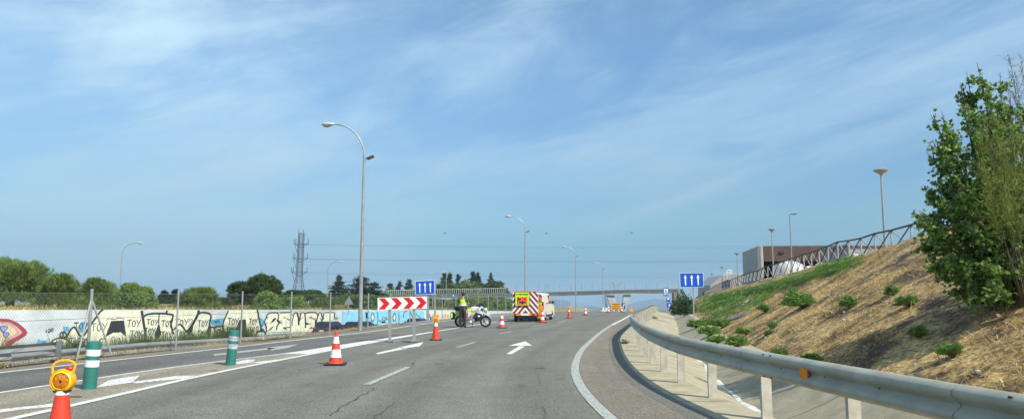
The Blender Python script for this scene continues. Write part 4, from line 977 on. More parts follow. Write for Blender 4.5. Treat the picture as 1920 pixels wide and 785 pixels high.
for px, Y, r, lab in ((1479, 83.5, 1.75, 'white round topped storage tank nearest the grey corner of the building'), (1556, 81.5, 1.8, 'white round topped storage tank further right under the brown fascia')):
    p = at(px, 500, Y); zt = zat(489, Y); o = thing('storage_tank', lab, 'tank', (p.x, Y, 2.4), 0, 'white storage tanks behind the lattice fence')
    b = MB(); hh = zt - 2.4; b.lathe([(r, 0), (r, hh - 1.0), (r * .96, hh - .7), (r * .8, hh - .33), (r * .5, hh - .1), (1e-5, hh)], 28); b.build('shell', TANK, o, smooth='auto')
    b = MB(); b.lathe([(.22, hh - .05), (.22, hh + .12), (1e-5, hh + .13)], 12); b.build('hatch', GALVD, o)
for px, w_, lab in ((1520, 1.3, 'white cabinet between the two storage tanks'), (1655, 1.5, 'pale box cabinet seen through the fence right of the brown fascia'), (1607, 1.0, 'narrow white cabinet under the right part of the fascia')):
    Y = 62 if px != 1520 else 80; p = at(px, 480, Y); zt = zat(474 if px > 1600 else 497, Y); o = thing('equipment_cabinet', lab, 'cabinet', (p.x, Y, surf(p.x, Y) - .1)); hh = zt - surf(p.x, Y)
    b = MB(); b.box((0, 0, hh / 2), (w_, 1, hh)); b.build('cabinet_body', WHITE if px != 1655 else GREYW, o, bevel=.03); b = MB(); b.box((0, -.51, hh * .5), (w_ * .8, .02, hh * .8)); b.build('door', LENS, o)
# long pale low walls behind the fence
PW = mat('pale_store_wall', (.50, .51, .50), .7, var=.12, scale=.8)
o = thing('store_building', 'long low grey flat roofed store seen through the lattice fence near the hill crest', 'building'); Y = 68
a, c = at(1592, 480, Y), at(1735, 480, Y); b = MB(); b.box(((a.x + c.x) / 2, Y + 3, (zat(461, Y) + 2.3) / 2), (c.x - a.x, 6, zat(461, Y) - 2.3)); b.build('wall', GREYW, o)
b = MB(); b.box(((a.x + c.x) / 2, Y + 3, zat(461, Y) + .08), (c.x - a.x + .4, 6.4, .15)); b.build('roof', GALVD, o)
o = thing('corrugated_shed', 'distant corrugated shed with a sloping grey side beyond the lattice fence', 'shed'); Y = 135
a, m_, c = at(1332, 540, Y), at(1354, 516, Y), at(1398, 516, Y); zb_ = 1.0
b = MB(); b.prism([(a.x, zb_), (c.x, zb_), (c.x, zat(513, Y)), (m_.x, zat(516, Y)), (a.x, zat(534, Y))], lambda u, v: Vector((u, Y, v)), lambda u, v: Vector((u, Y + 9, v))); b.build('wall', GREYW, o)
b = MB()
for i in range(16): x = m_.x + (c.x - m_.x) * (i + .5) / 16; b.box((x, Y - .08, (zat(515, Y) + zb_) / 2 + .3), (.14, .12, zat(515, Y) - zb_))
b.build('corrugation', PW, o)
o = thing('roof_frame', 'white wire cube frame standing on the distant corrugated shed', 'frame'); b = MB(); q = at(1367, 512, Y + 2)
for dx in (-.4, .4):
    for dy in (-.4, .4): b.tube([(q.x + dx, q.y + dy, zat(516, Y)), (q.x + dx, q.y + dy, zat(505, Y))], .05, 5)
for zz in (zat(505, Y), zat(510, Y)):
    for s_ in (-.4, .4): b.tube([(q.x - .4, q.y + s_, zz), (q.x + .4, q.y + s_, zz)], .05, 5); b.tube([(q.x + s_, q.y - .4, zz), (q.x + s_, q.y + .4, zz)], .05, 5)
b.build('bars', WHITE, o)

# white villa behind the left trees
Y = 150; o = thing('villa', 'white building with a thin dark red flat roof behind the left trees', 'building'); a, c = at(512, 560, Y), at(560, 560, Y)
b = MB(); b.box(((a.x + c.x) / 2, Y + 4, (zat(556, Y) + 0) / 2), (c.x - a.x, 8, zat(556, Y))); b.build('wall', WHITE, o)
b = MB(); b.box(((a.x + c.x) / 2 + .3, Y + 4, zat(552, Y)), (c.x - a.x + 1.2, 9, .45)); b.build('roof', mat('red_roof', (.20, .04, .03), .7, var=.1), o)
b = MB(); b.box(((a.x + c.x) / 2, Y - .03, zat(557.5, Y)), (c.x - a.x - .8, .06, .9)); b.build('window', GLASS, o)

# ---------------------------------------------------------------- footbridge
BC = mat('bridge_concrete', (.42, .43, .43), .8, var=.1, scale=.5)
BS = mat('bridge_girder', (.46, .50, .53), .6, var=.06, scale=.5)
br = thing('footbridge', 'long pale footbridge with a fine mesh railing on slanted concrete legs across the road', 'bridge')
Y = 200; bpts = [(560, 557), (700, 552.5), (860, 550.5), (960, 549), (1060, 546), (1160, 543), (1271, 541)]
DP = [at(px, py, Y) for px, py in bpts]
def bz(x): return float(np.interp(x, [p.x for p in DP], [p.z for p in DP]))
xsB = list(np.linspace(DP[0].x, DP[-1].x, 60))
b = MB()
for x in xsB: b.v += [(x, Y - 1.7, bz(x)), (x, Y - 1.7, bz(x) - .28), (x, Y + 1.7, bz(x) - .28), (x, Y + 1.7, bz(x))]
for j in range(len(xsB) - 1):
    for i in range(4): q = j * 4; b.f.append((q + i, q + (i + 1) % 4, q + 4 + (i + 1) % 4, q + 4 + i)); b.m.append(0)
b.f.append((0, 1, 2, 3)); b.m.append(0); b.build('deck', mat('bridge_edge', (.16, .16, .16), .7, var=.1), br)
legs = [xat(p, Y) for p in (838, 1153, 1192)]
def depth_(x):
    d = .85
    for l_ in legs: d += .35 * math.exp(-((x - l_) / 2.5) ** 2)
    return d
b = MB()
for x in xsB: dd = depth_(x); b.v += [(x, Y - 1.35, bz(x) - .28), (x, Y - 1.1, bz(x) - .28 - dd), (x, Y + 1.1, bz(x) - .28 - dd), (x, Y + 1.35, bz(x) - .28)]
for j in range(len(xsB) - 1):
    for i in range(4): q = j * 4; b.f.append((q + i, q + (i + 1) % 4, q + 4 + (i + 1) % 4, q + 4 + i)); b.m.append(0)
b.build('girder', BS, br)
def leg(x0, x1, zb_, w0=1.1, w1=.8):
    b = MB(); zt = bz(x0) - .9; N = 8; poly_l, poly_r = [], []
    for i in range(N + 1):
        t_ = i / N; x = x0 + (x1 - x0) * t_; w_ = w0 * (1 - t_) ** 2 * 1.2 + w1; z = zt + (zb_ - zt) * t_; poly_l.append((x - w_ / 2, z)); poly_r.append((x + w_ / 2, z))
    b.prism(poly_l + poly_r[::-1], lambda u, v: Vector((u, Y - .7, v)), lambda u, v: Vector((u, Y + .7, v))); b.build('leg', BC, br)
s_ = Y / F
leg(xat(818, Y), xat(828, Y), -3, 1.3); leg(xat(842, Y), xat(834, Y), -3, 1.3)
leg(xat(1143, Y), xat(1160, Y), -6, 1.2, .95); leg(xat(1176, Y), xat(1163, Y), -6, 1.1, .8)
b = MB(); xe = DP[-1].x; b.box((xe - 1.0, Y, bz(xe) - .3 - 2.5), (.8, 2.6, 4.4)); b.box((xe - .1, Y, bz(xe) - .3 - 2.5), (.35, 2.6, 4.4)); b.build('end_pier', mat('end_pier_concrete', (.24, .22, .20), .8, var=.15), br)
RW = mat('railing_wire', (.40, .45, .47), .5, .3, var=.08)
xm = xat(948, Y)
b = MB()   # pale close-barred railing, left half
for x in np.arange(DP[0].x, xm, .55): b.box((x, Y - 1.6, bz(x) + .65), (.10, .05, 1.3))
b.box(((DP[0].x + xm) / 2, Y - 1.6, (bz(DP[0].x) + bz(xm)) / 2 + 1.34), (xm - DP[0].x, .1, .1), M=Matrix.Rotation(-math.atan2(bz(xm) - bz(DP[0].x), xm - DP[0].x), 3, 'Y'))
b.build('railing', mat('pale_railing', (.58, .61, .60), .5, .2, var=.08), br)
b = MB()   # tall mesh railing, right half
for x in np.arange(xm, DP[-1].x, .5):
    b.box((x, Y - 1.6, bz(x) + .95), (.02, .02, 1.9))
for h_ in (.45, .9, 1.35, 1.88): b.tube([(x, Y - 1.6, bz(x) + h_) for x in np.linspace(xm, DP[-1].x, 14)], .018, 4)
b.build('mesh_railing', RW, br)
for i, x in enumerate(np.linspace(xm, DP[-1].x - .1, 17)):
    b = MB(); b.box((x, Y - 1.55, bz(x) + 1.0), (.08, .08, 2.0)); b.build('railing_post', GALVD, br)
for px in (1025, 1147):
    x = xat(px, Y); b = MB(); b.tube([(x - .9, Y - 1.5, bz(x)), (x - .1, Y - 1.5, bz(x) + 2.1), (x + .1, Y - 1.5, bz(x) + 2.1), (x + .9, Y - 1.5, bz(x))], .05, 5); b.build('railing_brace', GALVD, br)

# white leaning mast with stay cables further on
Y = 330; o = thing('cable_mast', 'white leaning mast with thin stay cables beyond the footbridge', 'bridge mast')
top, bot = at(1134, 551, Y), at(1164, 590, Y)
b = MB(); n_ = Vector((.75, 0, .65)); b.add([top + Vector((-.4, -.5, 0)), top + Vector((.5, -.5, .3)), bot + Vector((1.6, -.8, .9)), bot + Vector((-1.0, -.8, -.8)), top + Vector((-.4, .5, 0)), top + Vector((.5, .5, .3)), bot + Vector((1.6, .8, .9)), bot + Vector((-1.0, .8, -.8))],
      [(0, 1, 2, 3), (4, 5, 6, 7), (0, 1, 5, 4), (1, 2, 6, 5), (2, 3, 7, 6), (3, 0, 4, 7)]); b.build('mast', mat('white_mast', (.75, .75, .74), .5, var=.05), o)
b = MB(); q1_, q2_ = at(1137, 568, Y - .5), at(1138.5, 590, Y - .5); b.tube([top + Vector((0, -.4, 0)), q1_, q2_], [.25, .55, .3], 6); b.build('back_strut', GALVD, o)
b = MB()
for i in range(7): a, c = top.lerp(bot, .05 + i * .08), at(1084 + i * 8, 586, Y); b.tube([a, c], .045, 4)
b.build('stay_cable', GALVD, o)
# works site on the crest
Y = 104; p = at(1155, 580, Y); o = thing('text_board', 'orange roadworks board with three lines of black text', 'road sign', (p.x, Y, roadz(Y)), R(-2))
ORB = mat('orange_board', (.80, .38, .02), .5, var=.06); zc_ = zat(573.8, Y) - roadz(Y); hh = 12.8 * Y / F; ww = 17.5 * Y / F
b = MB(); b.box((0, 0, zc_), (ww, .03, hh)); bd = b.build('board', ORB, o)
for i, s in enumerate(('ATENCIÓN', 'SALIDAS DE', 'VEHÍCULOS')):
    text_obj(s, .23, INK, 'lettering', bd, Matrix.Translation((0, -.02, zc_ + hh * .31 - i * hh * .31)) @ UP, .002, min(1, ww * .9 / (len(s) * .155)), .008)
for i in (-1, 1): b = MB(); b.box((i * ww * .35, .04, zc_ * .5), (.05, .04, zc_)); b.build('leg', GALV, o)
Y = 112; p = at(1169, 580, Y); o = thing('works_sign', 'small blue works sign with a white bent arrow past the orange board', 'road sign', (p.x, Y, roadz(Y))); zc_ = zat(573.5, Y) - roadz(Y)
b = MB(); b.box((0, 0, zc_), (.55, .03, .95)); b.build('plate', BLUE, o); b = MB(); b.prism([(-.03, -.35), (.05, -.35), (.02, .05), (.15, .2), (.15, .05), (.22, .35), (-.03, .3), (.08, .25), (-.06, .08)], lambda u, v: Vector((u, -.03, zc_ + v)), lambda u, v: Vector((u, -.02, zc_ + v))); b.build('arrow', REFL, o)
b = MB(); b.box((0, .04, zc_ * .5), (.06, .04, zc_)); b.build('post', GALV, o)
Y = 112; p = at(1184, 583, Y); o = thing('works_triangle', 'bright orange triangular roadworks marker beyond the guardrail bend', 'road sign', (p.x, Y, roadz(Y)), .2); zb_ = zat(584, Y) - roadz(Y)
b = MB(); b.prism([(-.45, zb_), (.42, zb_), (-.05, zb_ + .85)], lambda u, v: Vector((u, 0, v)), lambda u, v: Vector((u, .04, v))); b.build('plate', mat('orange_fabric', (.80, .22, .03), .6, var=.1), o)
b = MB(); b.prism([(-.22, zb_ + .12), (.20, zb_ + .12), (-.03, zb_ + .5)], lambda u, v: Vector((u, -.02, v)), lambda u, v: Vector((u, -.012, v))); b.build('inner_triangle', ORB, o)
for i in (-.3, .25): b = MB(); b.tube([(i, .1, 0), (i * .3, .05, zb_ + .4)], .02, 5); b.build('leg', GALV, o)
for px, lab, hgt in ((1129, 'pale plastic barrier block beside the far lamp post', 8), (1136, 'pale barrier block left of the orange board', 7)):
    Y = 108; p = at(px, 585, Y); o = thing('barrier_block', lab, 'barrier', (p.x, Y, roadz(Y)), .2, 'pale barrier blocks by the roadworks'); h_ = hgt * Y / F
    b = MB(); b.prism([(-.25, 0), (.25, 0), (.2, .15), (.08, h_ * .5), (.08, h_), (-.08, h_), (-.08, h_ * .5), (-.2, .15)], lambda u, v: Vector((u, -.5, v)), lambda u, v: Vector((u, .5, v))); b.build('block', WHITE, o, bevel=.02); b = MB(); b.box((0, -.51, h_ * .25), (.2, .03, .08)); b.build('slot', DARK, o)

# blue service signs on the right verge
def post_sign(label, px, Y, top, bot, w, kind):
    p = at(px, 560, Y); gz = surf(p.x, Y) - .1; o = thing('service_sign', label, 'road sign', (p.x, Y, gz), 0, 'blue service signs beyond the right guardrail'); z1_, z0_ = zat(top, Y) - gz, zat(bot, Y) - gz; h_ = z1_ - z0_
    b = MB(); b.box((0, 0, (z0_ + z1_) / 2), (w, .03, h_)); pl = b.build('plate', BLUE, o)
    b = MB(); b.box((0, .05, (z0_ + z1_) / 4 + h_ / 4), (.09, .05, z1_ - .1)); b.build('post', GALV, o)
    if kind == 0:
        b = MB(); b.box((0, -.02, z1_ - h_ * .36), (w * .76, .01, h_ * .52)); b.build('white_field', REFL, pl)
        b = MB(); b.lathe([(1e-5, 0), (w * .2, 0), (w * .2, .008), (1e-5, .008)], 16, (0, -.04, z1_ - h_ * .32), Matrix.Rotation(R(90), 3, 'X')); b.build('ring', DARK, pl)
        b = MB(); b.lathe([(1e-5, 0), (w * .14, 0), (w * .14, .008), (1e-5, .008)], 16, (0, -.05, z1_ - h_ * .29), Matrix.Rotation(R(90), 3, 'X')); b.build('ring_centre', REFL, pl)
        b = MB(); b.box((0, -.06, z1_ - h_ * .42), (w * .22, .01, h_ * .14)); b.build('symbol', DARK, pl)
        text_obj('500 m', h_ * .24, REFL, 'lettering', pl, Matrix.Translation((0, -.02, z0_ + h_ * .2)) @ UP, .002, 1, .01)
    elif kind == 1:
        b = MB(); b.box((0, -.02, z1_ - h_ * .28), (w * .6, .01, h_ * .36)); b.build('white_field', REFL, pl)
    else:
        b = MB(); b.prism([(-.02, -.3), (.08, -.3), (.06, 0), (.22, .22), (.1, .3), (-.04, .1)], lambda u, v: Vector((u, -.03, (z0_ + z1_) / 2 + v * h_)), lambda u, v: Vector((u, -.02, (z0_ + z1_) / 2 + v * h_))); b.build('arrow', REFL, pl)
    return o
post_sign('tall blue service sign with a round symbol on white and a distance', 1249, 105, 539.5, 554, 10 * 105 / F, 0)
post_sign('middle blue sign with a white square below the tall service sign', 1253, 118, 557.5, 565.5, 7 * 118 / F, 1)
post_sign('lowest blue sign with a white bent arrow by the yield sign', 1254.5, 130, 567, 577, 9.5 * 130 / F, 2)
Y = 120; p = at(1261, 571, Y); gz = surf(p.x, Y); o = thing('yield_sign', 'white and red inverted triangle yield sign beside the big bush', 'road sign', (p.x, Y, gz)); z1_, z0_ = zat(567, Y) - gz, zat(573.5, Y) - gz; w_ = .33
b = MB(); b.prism([(-w_, z1_), (0, z0_), (w_, z1_)], lambda u, v: Vector((u, 0, v)), lambda u, v: Vector((u, .03, v))); b.build('border', SR, o)
b = MB(); b.prism([(-w_ * .6, z1_ - .06), (0, z0_ + .13), (w_ * .6, z1_ - .06)], lambda u, v: Vector((u, -.02, v)), lambda u, v: Vector((u, -.012, v))); b.build('field', WHITE, o)
b = MB(); b.tube([(0, .06, -.2), (0, .06, z1_)], .03, 6); b.build('post', GALV, o)

# ---------------------------------------------------------------- pylon and wires
PYM = mat('pylon_steel', (.06, .065, .07), .7, 0, var=.1, scale=.5)
Y = 300; xb = xat(561, Y); gz = 0.0; o = thing('pylon', 'dark lattice electricity pylon rising behind the stone pine', 'pylon', (xb, Y, gz)); zt = zat(430, Y) - gz
def wid(z): return (1.5 if z < zt * .34 else 0) * max(0, 1 - z / (zt * .34)) + (1.1 - .2 * z / zt)
b = MB(); lv = [0, .11, .21, .29, .36, .42, .48, .54, .60, .66, .72, .78, .84, .90, .95]; lv = [zt * v for v in lv]
lean = lambda z: -.5 + 1.0 * z / zt * .6
cor = lambda z, sx, sy: Vector((lean(z) + sx * wid(z), sy * wid(z), z))
for sx, sy in ((1, 1), (1, -1), (-1, -1), (-1, 1)): b.tube([cor(z, sx, sy) for z in lv] + ([cor(zt, sx * .95, sy)] if sy < 0 else []), .11, 5)
b.build('tower_leg', PYM, o); b = MB()
for i in range(len(lv) - 1):
    cs = [(1, 1), (1, -1), (-1, -1), (-1, 1)]
    for k in range(4):
        a, c = cs[k], cs[(k + 1) % 4]; b.tube([cor(lv[i], *a), cor(lv[i + 1], *c)], .05, 4); b.tube([cor(lv[i], *c), cor(lv[i + 1], *a)], .05, 4); b.tube([cor(lv[i + 1], *a), cor(lv[i + 1], *c)], .05, 4)
b.build('lattice', PYM, o)
ARMS = [(458, 548, 574.5, 449), (485, 547, 574, 475), (511, 545, 574, 503)]
for py, xl, xr, ht in ARMS:
    z = zat(py, Y) - gz; L_, R_ = xat(xl, Y) - xb, xat(xr, Y) - xb; b = MB()
    for s_ in (-.8, .8):
        b.tube([(L_, s_ * .3, z + .3), (0, s_, z)], .08, 4); b.tube([(R_, s_ * .3, z + .3), (0, s_, z)], .08, 4); b.tube([(L_, s_ * .3, z + .3), (0, s_, z - 1.4)], .07, 4); b.tube([(R_, s_ * .3, z + .3), (0, s_, z - 1.4)], .07, 4)
    b.build('cross_arm', PYM, o)
    for X_ in (L_, R_, L_ + .7): b = MB(); b.tube([(X_, 0, z + .2), (X_, 0, z + 2.3)], [.16, .10], 6); b.build('insulator', PYM, o)
    b = MB(); b.tube([(L_ + .3, -.4, z), (-2.2 * (1 - z / zt) - .6, -.9, z - 3.6)], .10, 5); b.build('brace', PYM, o)
WIREM = mat('power_wire', (.05, .06, .07), .6, var=.1)
gw = 'power lines running right from the pylon'
for (y0_, y1_, x0_, lab) in ((459, 456, 574, 'highest faint power line leaving the top pylon arm'), (457.5, 449, 560, 'faint earth wire just above the top power line'), (486, 481, 574, 'power line leaving the middle pylon arm'), (484, 477, 547, 'second power line of the middle pylon arm'), (512, 512, 574, 'power line leaving the lowest pylon arm'), (509, 505, 545, 'faint upper power line of the lowest pylon arm')):
    o = MB(); a = at(x0_, y0_, 300); e_ = at(2500, y1_ - 25, 360); pts = []
    for i in range(41): t_ = i / 40; q = a.lerp(e_, t_); q.z -= 7.0 * 4 * t_ * (1 - t_) * .62; pts.append(q)
    o.tube(pts, .042 if 'faint' not in lab else .028, 4); ob = o.build('power_line', WIREM); tag(ob, lab, 'power line', gw)
for px, py, lab in ((834, 437, 'small dark bird high above the blue lane sign'), (1024, 437.5, 'small dark bird between the second and third lamp heads'), (1184, 436, 'small dark bird above the right end of the footbridge')):
    p = at(px, py, 160); b = MB(); b.ell((0, 0, 0), (.22, .12, .11), 10, 6)
    b.add([(-.05, 0, .03), (.12, .02, .03), (.05, .45, .16), (-.02, .42, .16)], [(0, 1, 2, 3)]); b.add([(-.05, 0, .03), (.12, -.02, .03), (.05, -.45, .16), (-.02, -.42, .16)], [(0, 1, 2, 3)]); b.ell((.22, 0, .05), (.07, .05, .05), 8, 5)
    ob = b.build('bird', DARK, smooth=True, loc=p); tag(ob, lab, 'bird', 'birds in the sky'); ob.rotation_euler = (0, 0, .6)
# ---------------------------------------------------------------- vegetation
def leafmat(n, c, isl=.35, tr=.25, c2=None, sc=.6): return mat(n, c, .55, col2=c2 or tuple(v * .6 for v in c), scale=sc, island=isl, trans=tr, detail=5, spec=.25, lo=.4, hi=.6)
PINE = leafmat('pine_needles', (.20, .27, .065), c2=(.105, .16, .042)); PINE2 = leafmat('dark_pine_needles', (.085, .13, .04)); CEDAR = leafmat('cedar_needles', (.05, .082, .05), .3)
WILLOW = leafmat('light_green_leaves', (.22, .31, .08), c2=(.14, .215, .055)); MIDG = leafmat('mid_green_leaves', (.15, .22, .06)); BARK = mat('bark', (.11, .08, .055), .9, var=.25, scale=6, bump=.5)
POPL = leafmat('poplar_leaves', (.21, .33, .075), .55, .45, c2=(.125, .22, .052), sc=1.2); SHRUBM = leafmat('shrub_leaves', (.17, .29, .06), c2=(.12, .22, .045)); GRASSG = leafmat('green_grass', (.15, .21, .055), .4, .3, sc=.5); STRAW = leafmat('straw_grass', (.70, .49, .205), .4, .2, c2=(.30, .215, .10), sc=.8)
BROOM = leafmat('broom_twigs', (.34, .40, .10), .35, .4)
def rnd_dirs(n, rng): v = rng.normal(size=(n, 3)); return v / np.linalg.norm(v, axis=1)[:, None]
def leaves_at(P, D, L, Wd, rng, nv=3):
    """thin pointed leaves rooted at P, pointing along D"""
    n = len(P); s = np.cross(D, rnd_dirs(n, rng)); s /= np.linalg.norm(s, axis=1)[:, None] + 1e-9
    L = np.broadcast_to(np.asarray(L, float), (n,))[:, None]; Wd = np.broadcast_to(np.asarray(Wd, float), (n,))[:, None]
    if nv == 3: return np.stack([P - s * Wd / 2, P + s * Wd / 2, P + D * L], 1)
    return np.stack([P, P + D * L * .45 + s * Wd / 2, P + D * L, P + D * L * .45 - s * Wd / 2], 1)
def blob_points(lobes, n, rng, shell=.55):
    """points through the outer part of several ellipsoid lobes"""
    w = np.array([l[3] * l[4] for l in lobes]); w = w / w.sum(); idx = rng.choice(len(lobes), n, p=w); Lb = np.array(lobes)[idx]
    d = rnd_dirs(n, rng); d[:, 2] = np.where(d[:, 2] < -.6, -d[:, 2], d[:, 2]); r = shell + (1 - shell) * rng.random(n) ** .6; r *= 1 + .16 * np.sin(d[:, 0] * 7 + idx) * np.sin(d[:, 2] * 6 + idx * 2)
    return Lb[:, :3] + d * r[:, None] * Lb[:, 3:6] if Lb.shape[1] > 5 else Lb[:, :3] + d * r[:, None] * np.stack([Lb[:, 3], Lb[:, 3], Lb[:, 4]], 1), d
def trunk_part(t, pts, r0, r1, name='trunk', limbs=()):
    b = MB(); n = len(pts); b.tube(pts, [r0 + (r1 - r0) * i / (n - 1) for i in range(n)], 8)
    for lp_, a, c in limbs: b.tube(lp_, [a + (c - a) * i / (len(lp_) - 1) for i in range(len(lp_))], 6)
    return b.build(name, BARK, t, smooth=True)
def tree(label, px, top, half, Y, kind, group, base=None, m=None, dens=1.0, cat='tree', seed=None):
    rng = np.random.default_rng(seed if seed is not None else int(px * 13 + top)); p = at(px, 560, Y); gz = bankz(p.x, Y) if base is None else base
    Ht = zat(top, Y) - gz; Rr = half * Y / F; t = thing({'round': 'pine_tree', 'umbrella': 'stone_pine', 'cedar': 'cedar_tree', 'spire': 'conifer_tree', 'leafy': 'leafy_tree', 'droop': 'drooping_shrub'}[kind], label, cat, (p.x, Y, gz), 0, group)
    px_m = Y / F * 1.875   # metres covered by one pixel of the picture: tufts are a few of those
    if kind in ('round', 'umbrella', 'leafy', 'droop'):
        if kind == 'umbrella': cz, rz_ = Ht * .62, Ht * .36
        else: cz, rz_ = Ht * .42, Ht * .52
        lobes = [(0, 0, cz, Rr * .78, rz_ * .9)]
        if kind != 'umbrella': lobes += [(0, 0, Ht * .2, Rr * .92, Ht * .24), (0, 0, Ht * .12, Rr * .98, Ht * .14)]
        for i in range(9 if kind != 'umbrella' else 8):
            a = rng.random() * 6.28; q = (.35 + .35 * rng.random()); lr = Rr * (.30 + .22 * rng.random())
            lobes.append((math.cos(a) * Rr * q, math.sin(a) * Rr * q, cz + (rng.random() - .42) * rz_ * 1.1, lr, lr * (.85 if kind != 'umbrella' else .6) * min(1.2, rz_ / Rr + .3)))
        n = int(2400 * dens); P, D = blob_points(lobes, n, rng, .5); P[:, 2] = np.maximum(P[:, 2], Ht * (.01 if kind != 'umbrella' else .2)); P[:, 2] = np.minimum(P[:, 2], Ht)
        V = []; k = 7; L0 = px_m * (3.2 if kind == 'round' else 1.9)
        for j in range(k):
            d = D * .5 + np.array([0, 0, {'round': .75, 'umbrella': .5, 'leafy': .2, 'droop': .25}[kind]]) + rnd_dirs(n, rng) * (.55 if kind == 'round' else .9)
            if kind == 'droop': d[:, 2] -= .5 * rng.random(n)
            d /= np.linalg.norm(d, axis=1)[:, None]; o_ = P + rnd_dirs(n, rng) * px_m * 1.2
            V.append(leaves_at(o_, d, L0 * (.7 + .7 * rng.random(n)), px_m * (.5 if kind == 'round' else .95), rng))
        V = np.concatenate(V); mz = np.percentile(V[:, :, 2], 99.7); V[:, :, 2] *= Ht / mz; mr = np.percentile(np.abs(V[:, :, 0]), 99); V[:, :, :2] *= Rr / mr
        quads_mesh('crown', V, m or {'round': PINE, 'umbrella': PINE2, 'leafy': MIDG, 'droop': WILLOW}[kind], t)
        trunk_part(t, [(0, 0, -.2), (.05 * Rr, 0, Ht * .3), (0, 0, Ht * .62)], .09 * Rr + .05, .03 * Rr, limbs=[([(0, 0, Ht * .25), (math.cos(a) * Rr * .4, math.sin(a) * Rr * .4, Ht * .6)], .05 * Rr, .02 * Rr) for a in (0.5, 2.4, 4.4)])
    else:
        V = []; tiers = int(9 if kind == 'cedar' else 12); limbs = []
        for i in range(tiers):
            f = i / (tiers - 1); z = Ht * (.22 + .74 * f); rr = Rr * ((1 - f) ** .75 * .95 + .06) * (.75 + .5 * rng.random())
            nb = int(6 + 5 * (1 - f)) 
            for k in range(nb):
                a = rng.random() * 6.28; ln = rr * (.65 + .45 * rng.random()); dz = ln * (-.12 if kind == 'cedar' else -.25) + rng.normal() * .04 * Ht; e_ = np.array([math.cos(a) * ln, math.sin(a) * ln, dz]); o_ = np.array([0, 0, z])
                limbs.append(([tuple(o_), tuple(o_ + e_)], .02 * Rr + .02, .01))
                n = int(70 * dens * max(.5, ln / Rr * 1.6)); s_ = rng.random(n) ** .7; P = o_ + e_ * s_[:, None] + rng.normal(size=(n, 3)) * np.array([.07 * Rr, .07 * Rr, .025 * Rr]) * 1.0
                d = np.tile(e_ / (np.linalg.norm(e_) + 1e-6), (n, 1)) * .6 + rnd_dirs(n, rng) * .8; d[:, 2] -= .1; d /= np.linalg.norm(d, axis=1)[:, None]
                V.append(leaves_at(P, d, px_m * (1.5 + 1.3 * rng.random(n)), px_m * .9, rng))
        quads_mesh('crown', np.concatenate(V), m or CEDAR, t)
        trunk_part(t, [(0, 0, -.2), (0, 0, Ht * .5), (0, 0, Ht * .97)], .045 * Rr + .12, .02, limbs=limbs[:60])
    return t
GB = 'trees and pines on the bank above the graffiti wall'
tree('largest round pine, at the far left edge above the wall', 18, 483, 76, 62, 'round', GB, dens=2.2)
tree('mid sized pine right of the largest left pine', 112, 513, 42, 60, 'round', GB, dens=1.3)
tree('round pine directly left of the tripod fence post', 190, 520, 33, 62, 'round', GB, dens=1.1)
tree('light green drooping shrub hanging over the top of the wall', 258, 531, 36, 54, 'droop', GB, dens=1.3)
tree('small bluish spiky conifer right of the drooping shrub', 308, 545, 18, 84, 'spire', GB, m=CEDAR)
tree('second small bluish conifer beside the round pine', 328, 543, 20, 84, 'spire', GB, m=CEDAR)
tree('round pine right of the two small spiky conifers', 370, 537, 36, 64, 'round', GB, m=PINE)
tree('low bushy pine between the round pine and the tall dark tree', 412, 556, 26, 72, 'round', GB, m=PINE2)
tree('dark tree with the tallest top left of the pylon', 492, 515, 30, 78, 'leafy', GB, dens=1.2, m=PINE2)
tree('broad dark tree leaning left of the tallest tree by the pylon', 455, 528, 30, 80, 'leafy', GB, m=PINE2)
tree('light green young tree before the white villa', 499, 546, 24, 68, 'droop', GB, m=WILLOW)
tree('dense stone pine at the foot of the pylon', 573, 543, 40, 100, 'umbrella', GB, dens=1.2)
tree('mid green tree between the stone pine and the first cedar', 619, 556, 24, 92, 'droop', GB, m=MIDG)
tree('low bright bush behind the fence right of the villa', 548, 556, 26, 76, 'droop', GB, m=WILLOW)
tree('low green bush between the stone pine and the street lamp', 605, 557, 22, 80, 'leafy', GB)
tree('low green bush under the broad cedar', 682, 554, 24, 84, 'leafy', GB)
tree('low green bush just left of the chevron board', 708, 555, 24, 88, 'droop', GB, m=MIDG)
tree('slender ragged cedar left of the tallest street lamp', 634, 519, 32, 120, 'cedar', GB)
tree('broad dark cedar directly behind the tallest street lamp', 678, 518, 54, 125, 'cedar', GB, dens=1.4)
tree('lower dark cedar right of the tallest street lamp', 702, 531, 36, 124, 'cedar', GB)
tree('green tree below the cedars beside the triangular sign', 660, 551, 22, 110, 'leafy', GB)
tree('rounded green tree under the cedars left of the chevron board', 690, 552, 20, 112, 'leafy', GB)
GR = 'distant trees behind the footbridge'
for px, top, half, k, lab in ((731, 530, 15, 'cedar', 'small cedar farthest left behind the bridge railing'), (749, 530, 12, 'cedar', 'narrow cedar in the middle of the three small ones'), (767, 525, 16, 'cedar', 'cedar just left of the left blue lane sign'),
    (833, 513, 15, 'cedar', 'ragged cedar right of the left blue lane sign'), (843, 511, 8, 'spire', 'thin spire conifer by the pale lamp mast'), (859, 516, 11, 'cedar', 'flat topped conifer above the police officer'), (886, 508, 15, 'spire', 'tallest conifer behind the footbridge'), (896, 512, 10, 'spire', 'conifer right of the tallest one'), (920, 516, 11, 'spire', 'small conifer poking above the large stone pine')):
    tree(lab, px, top, half * 1.3, 262, k, GR, base=-2.5, dens=.8)
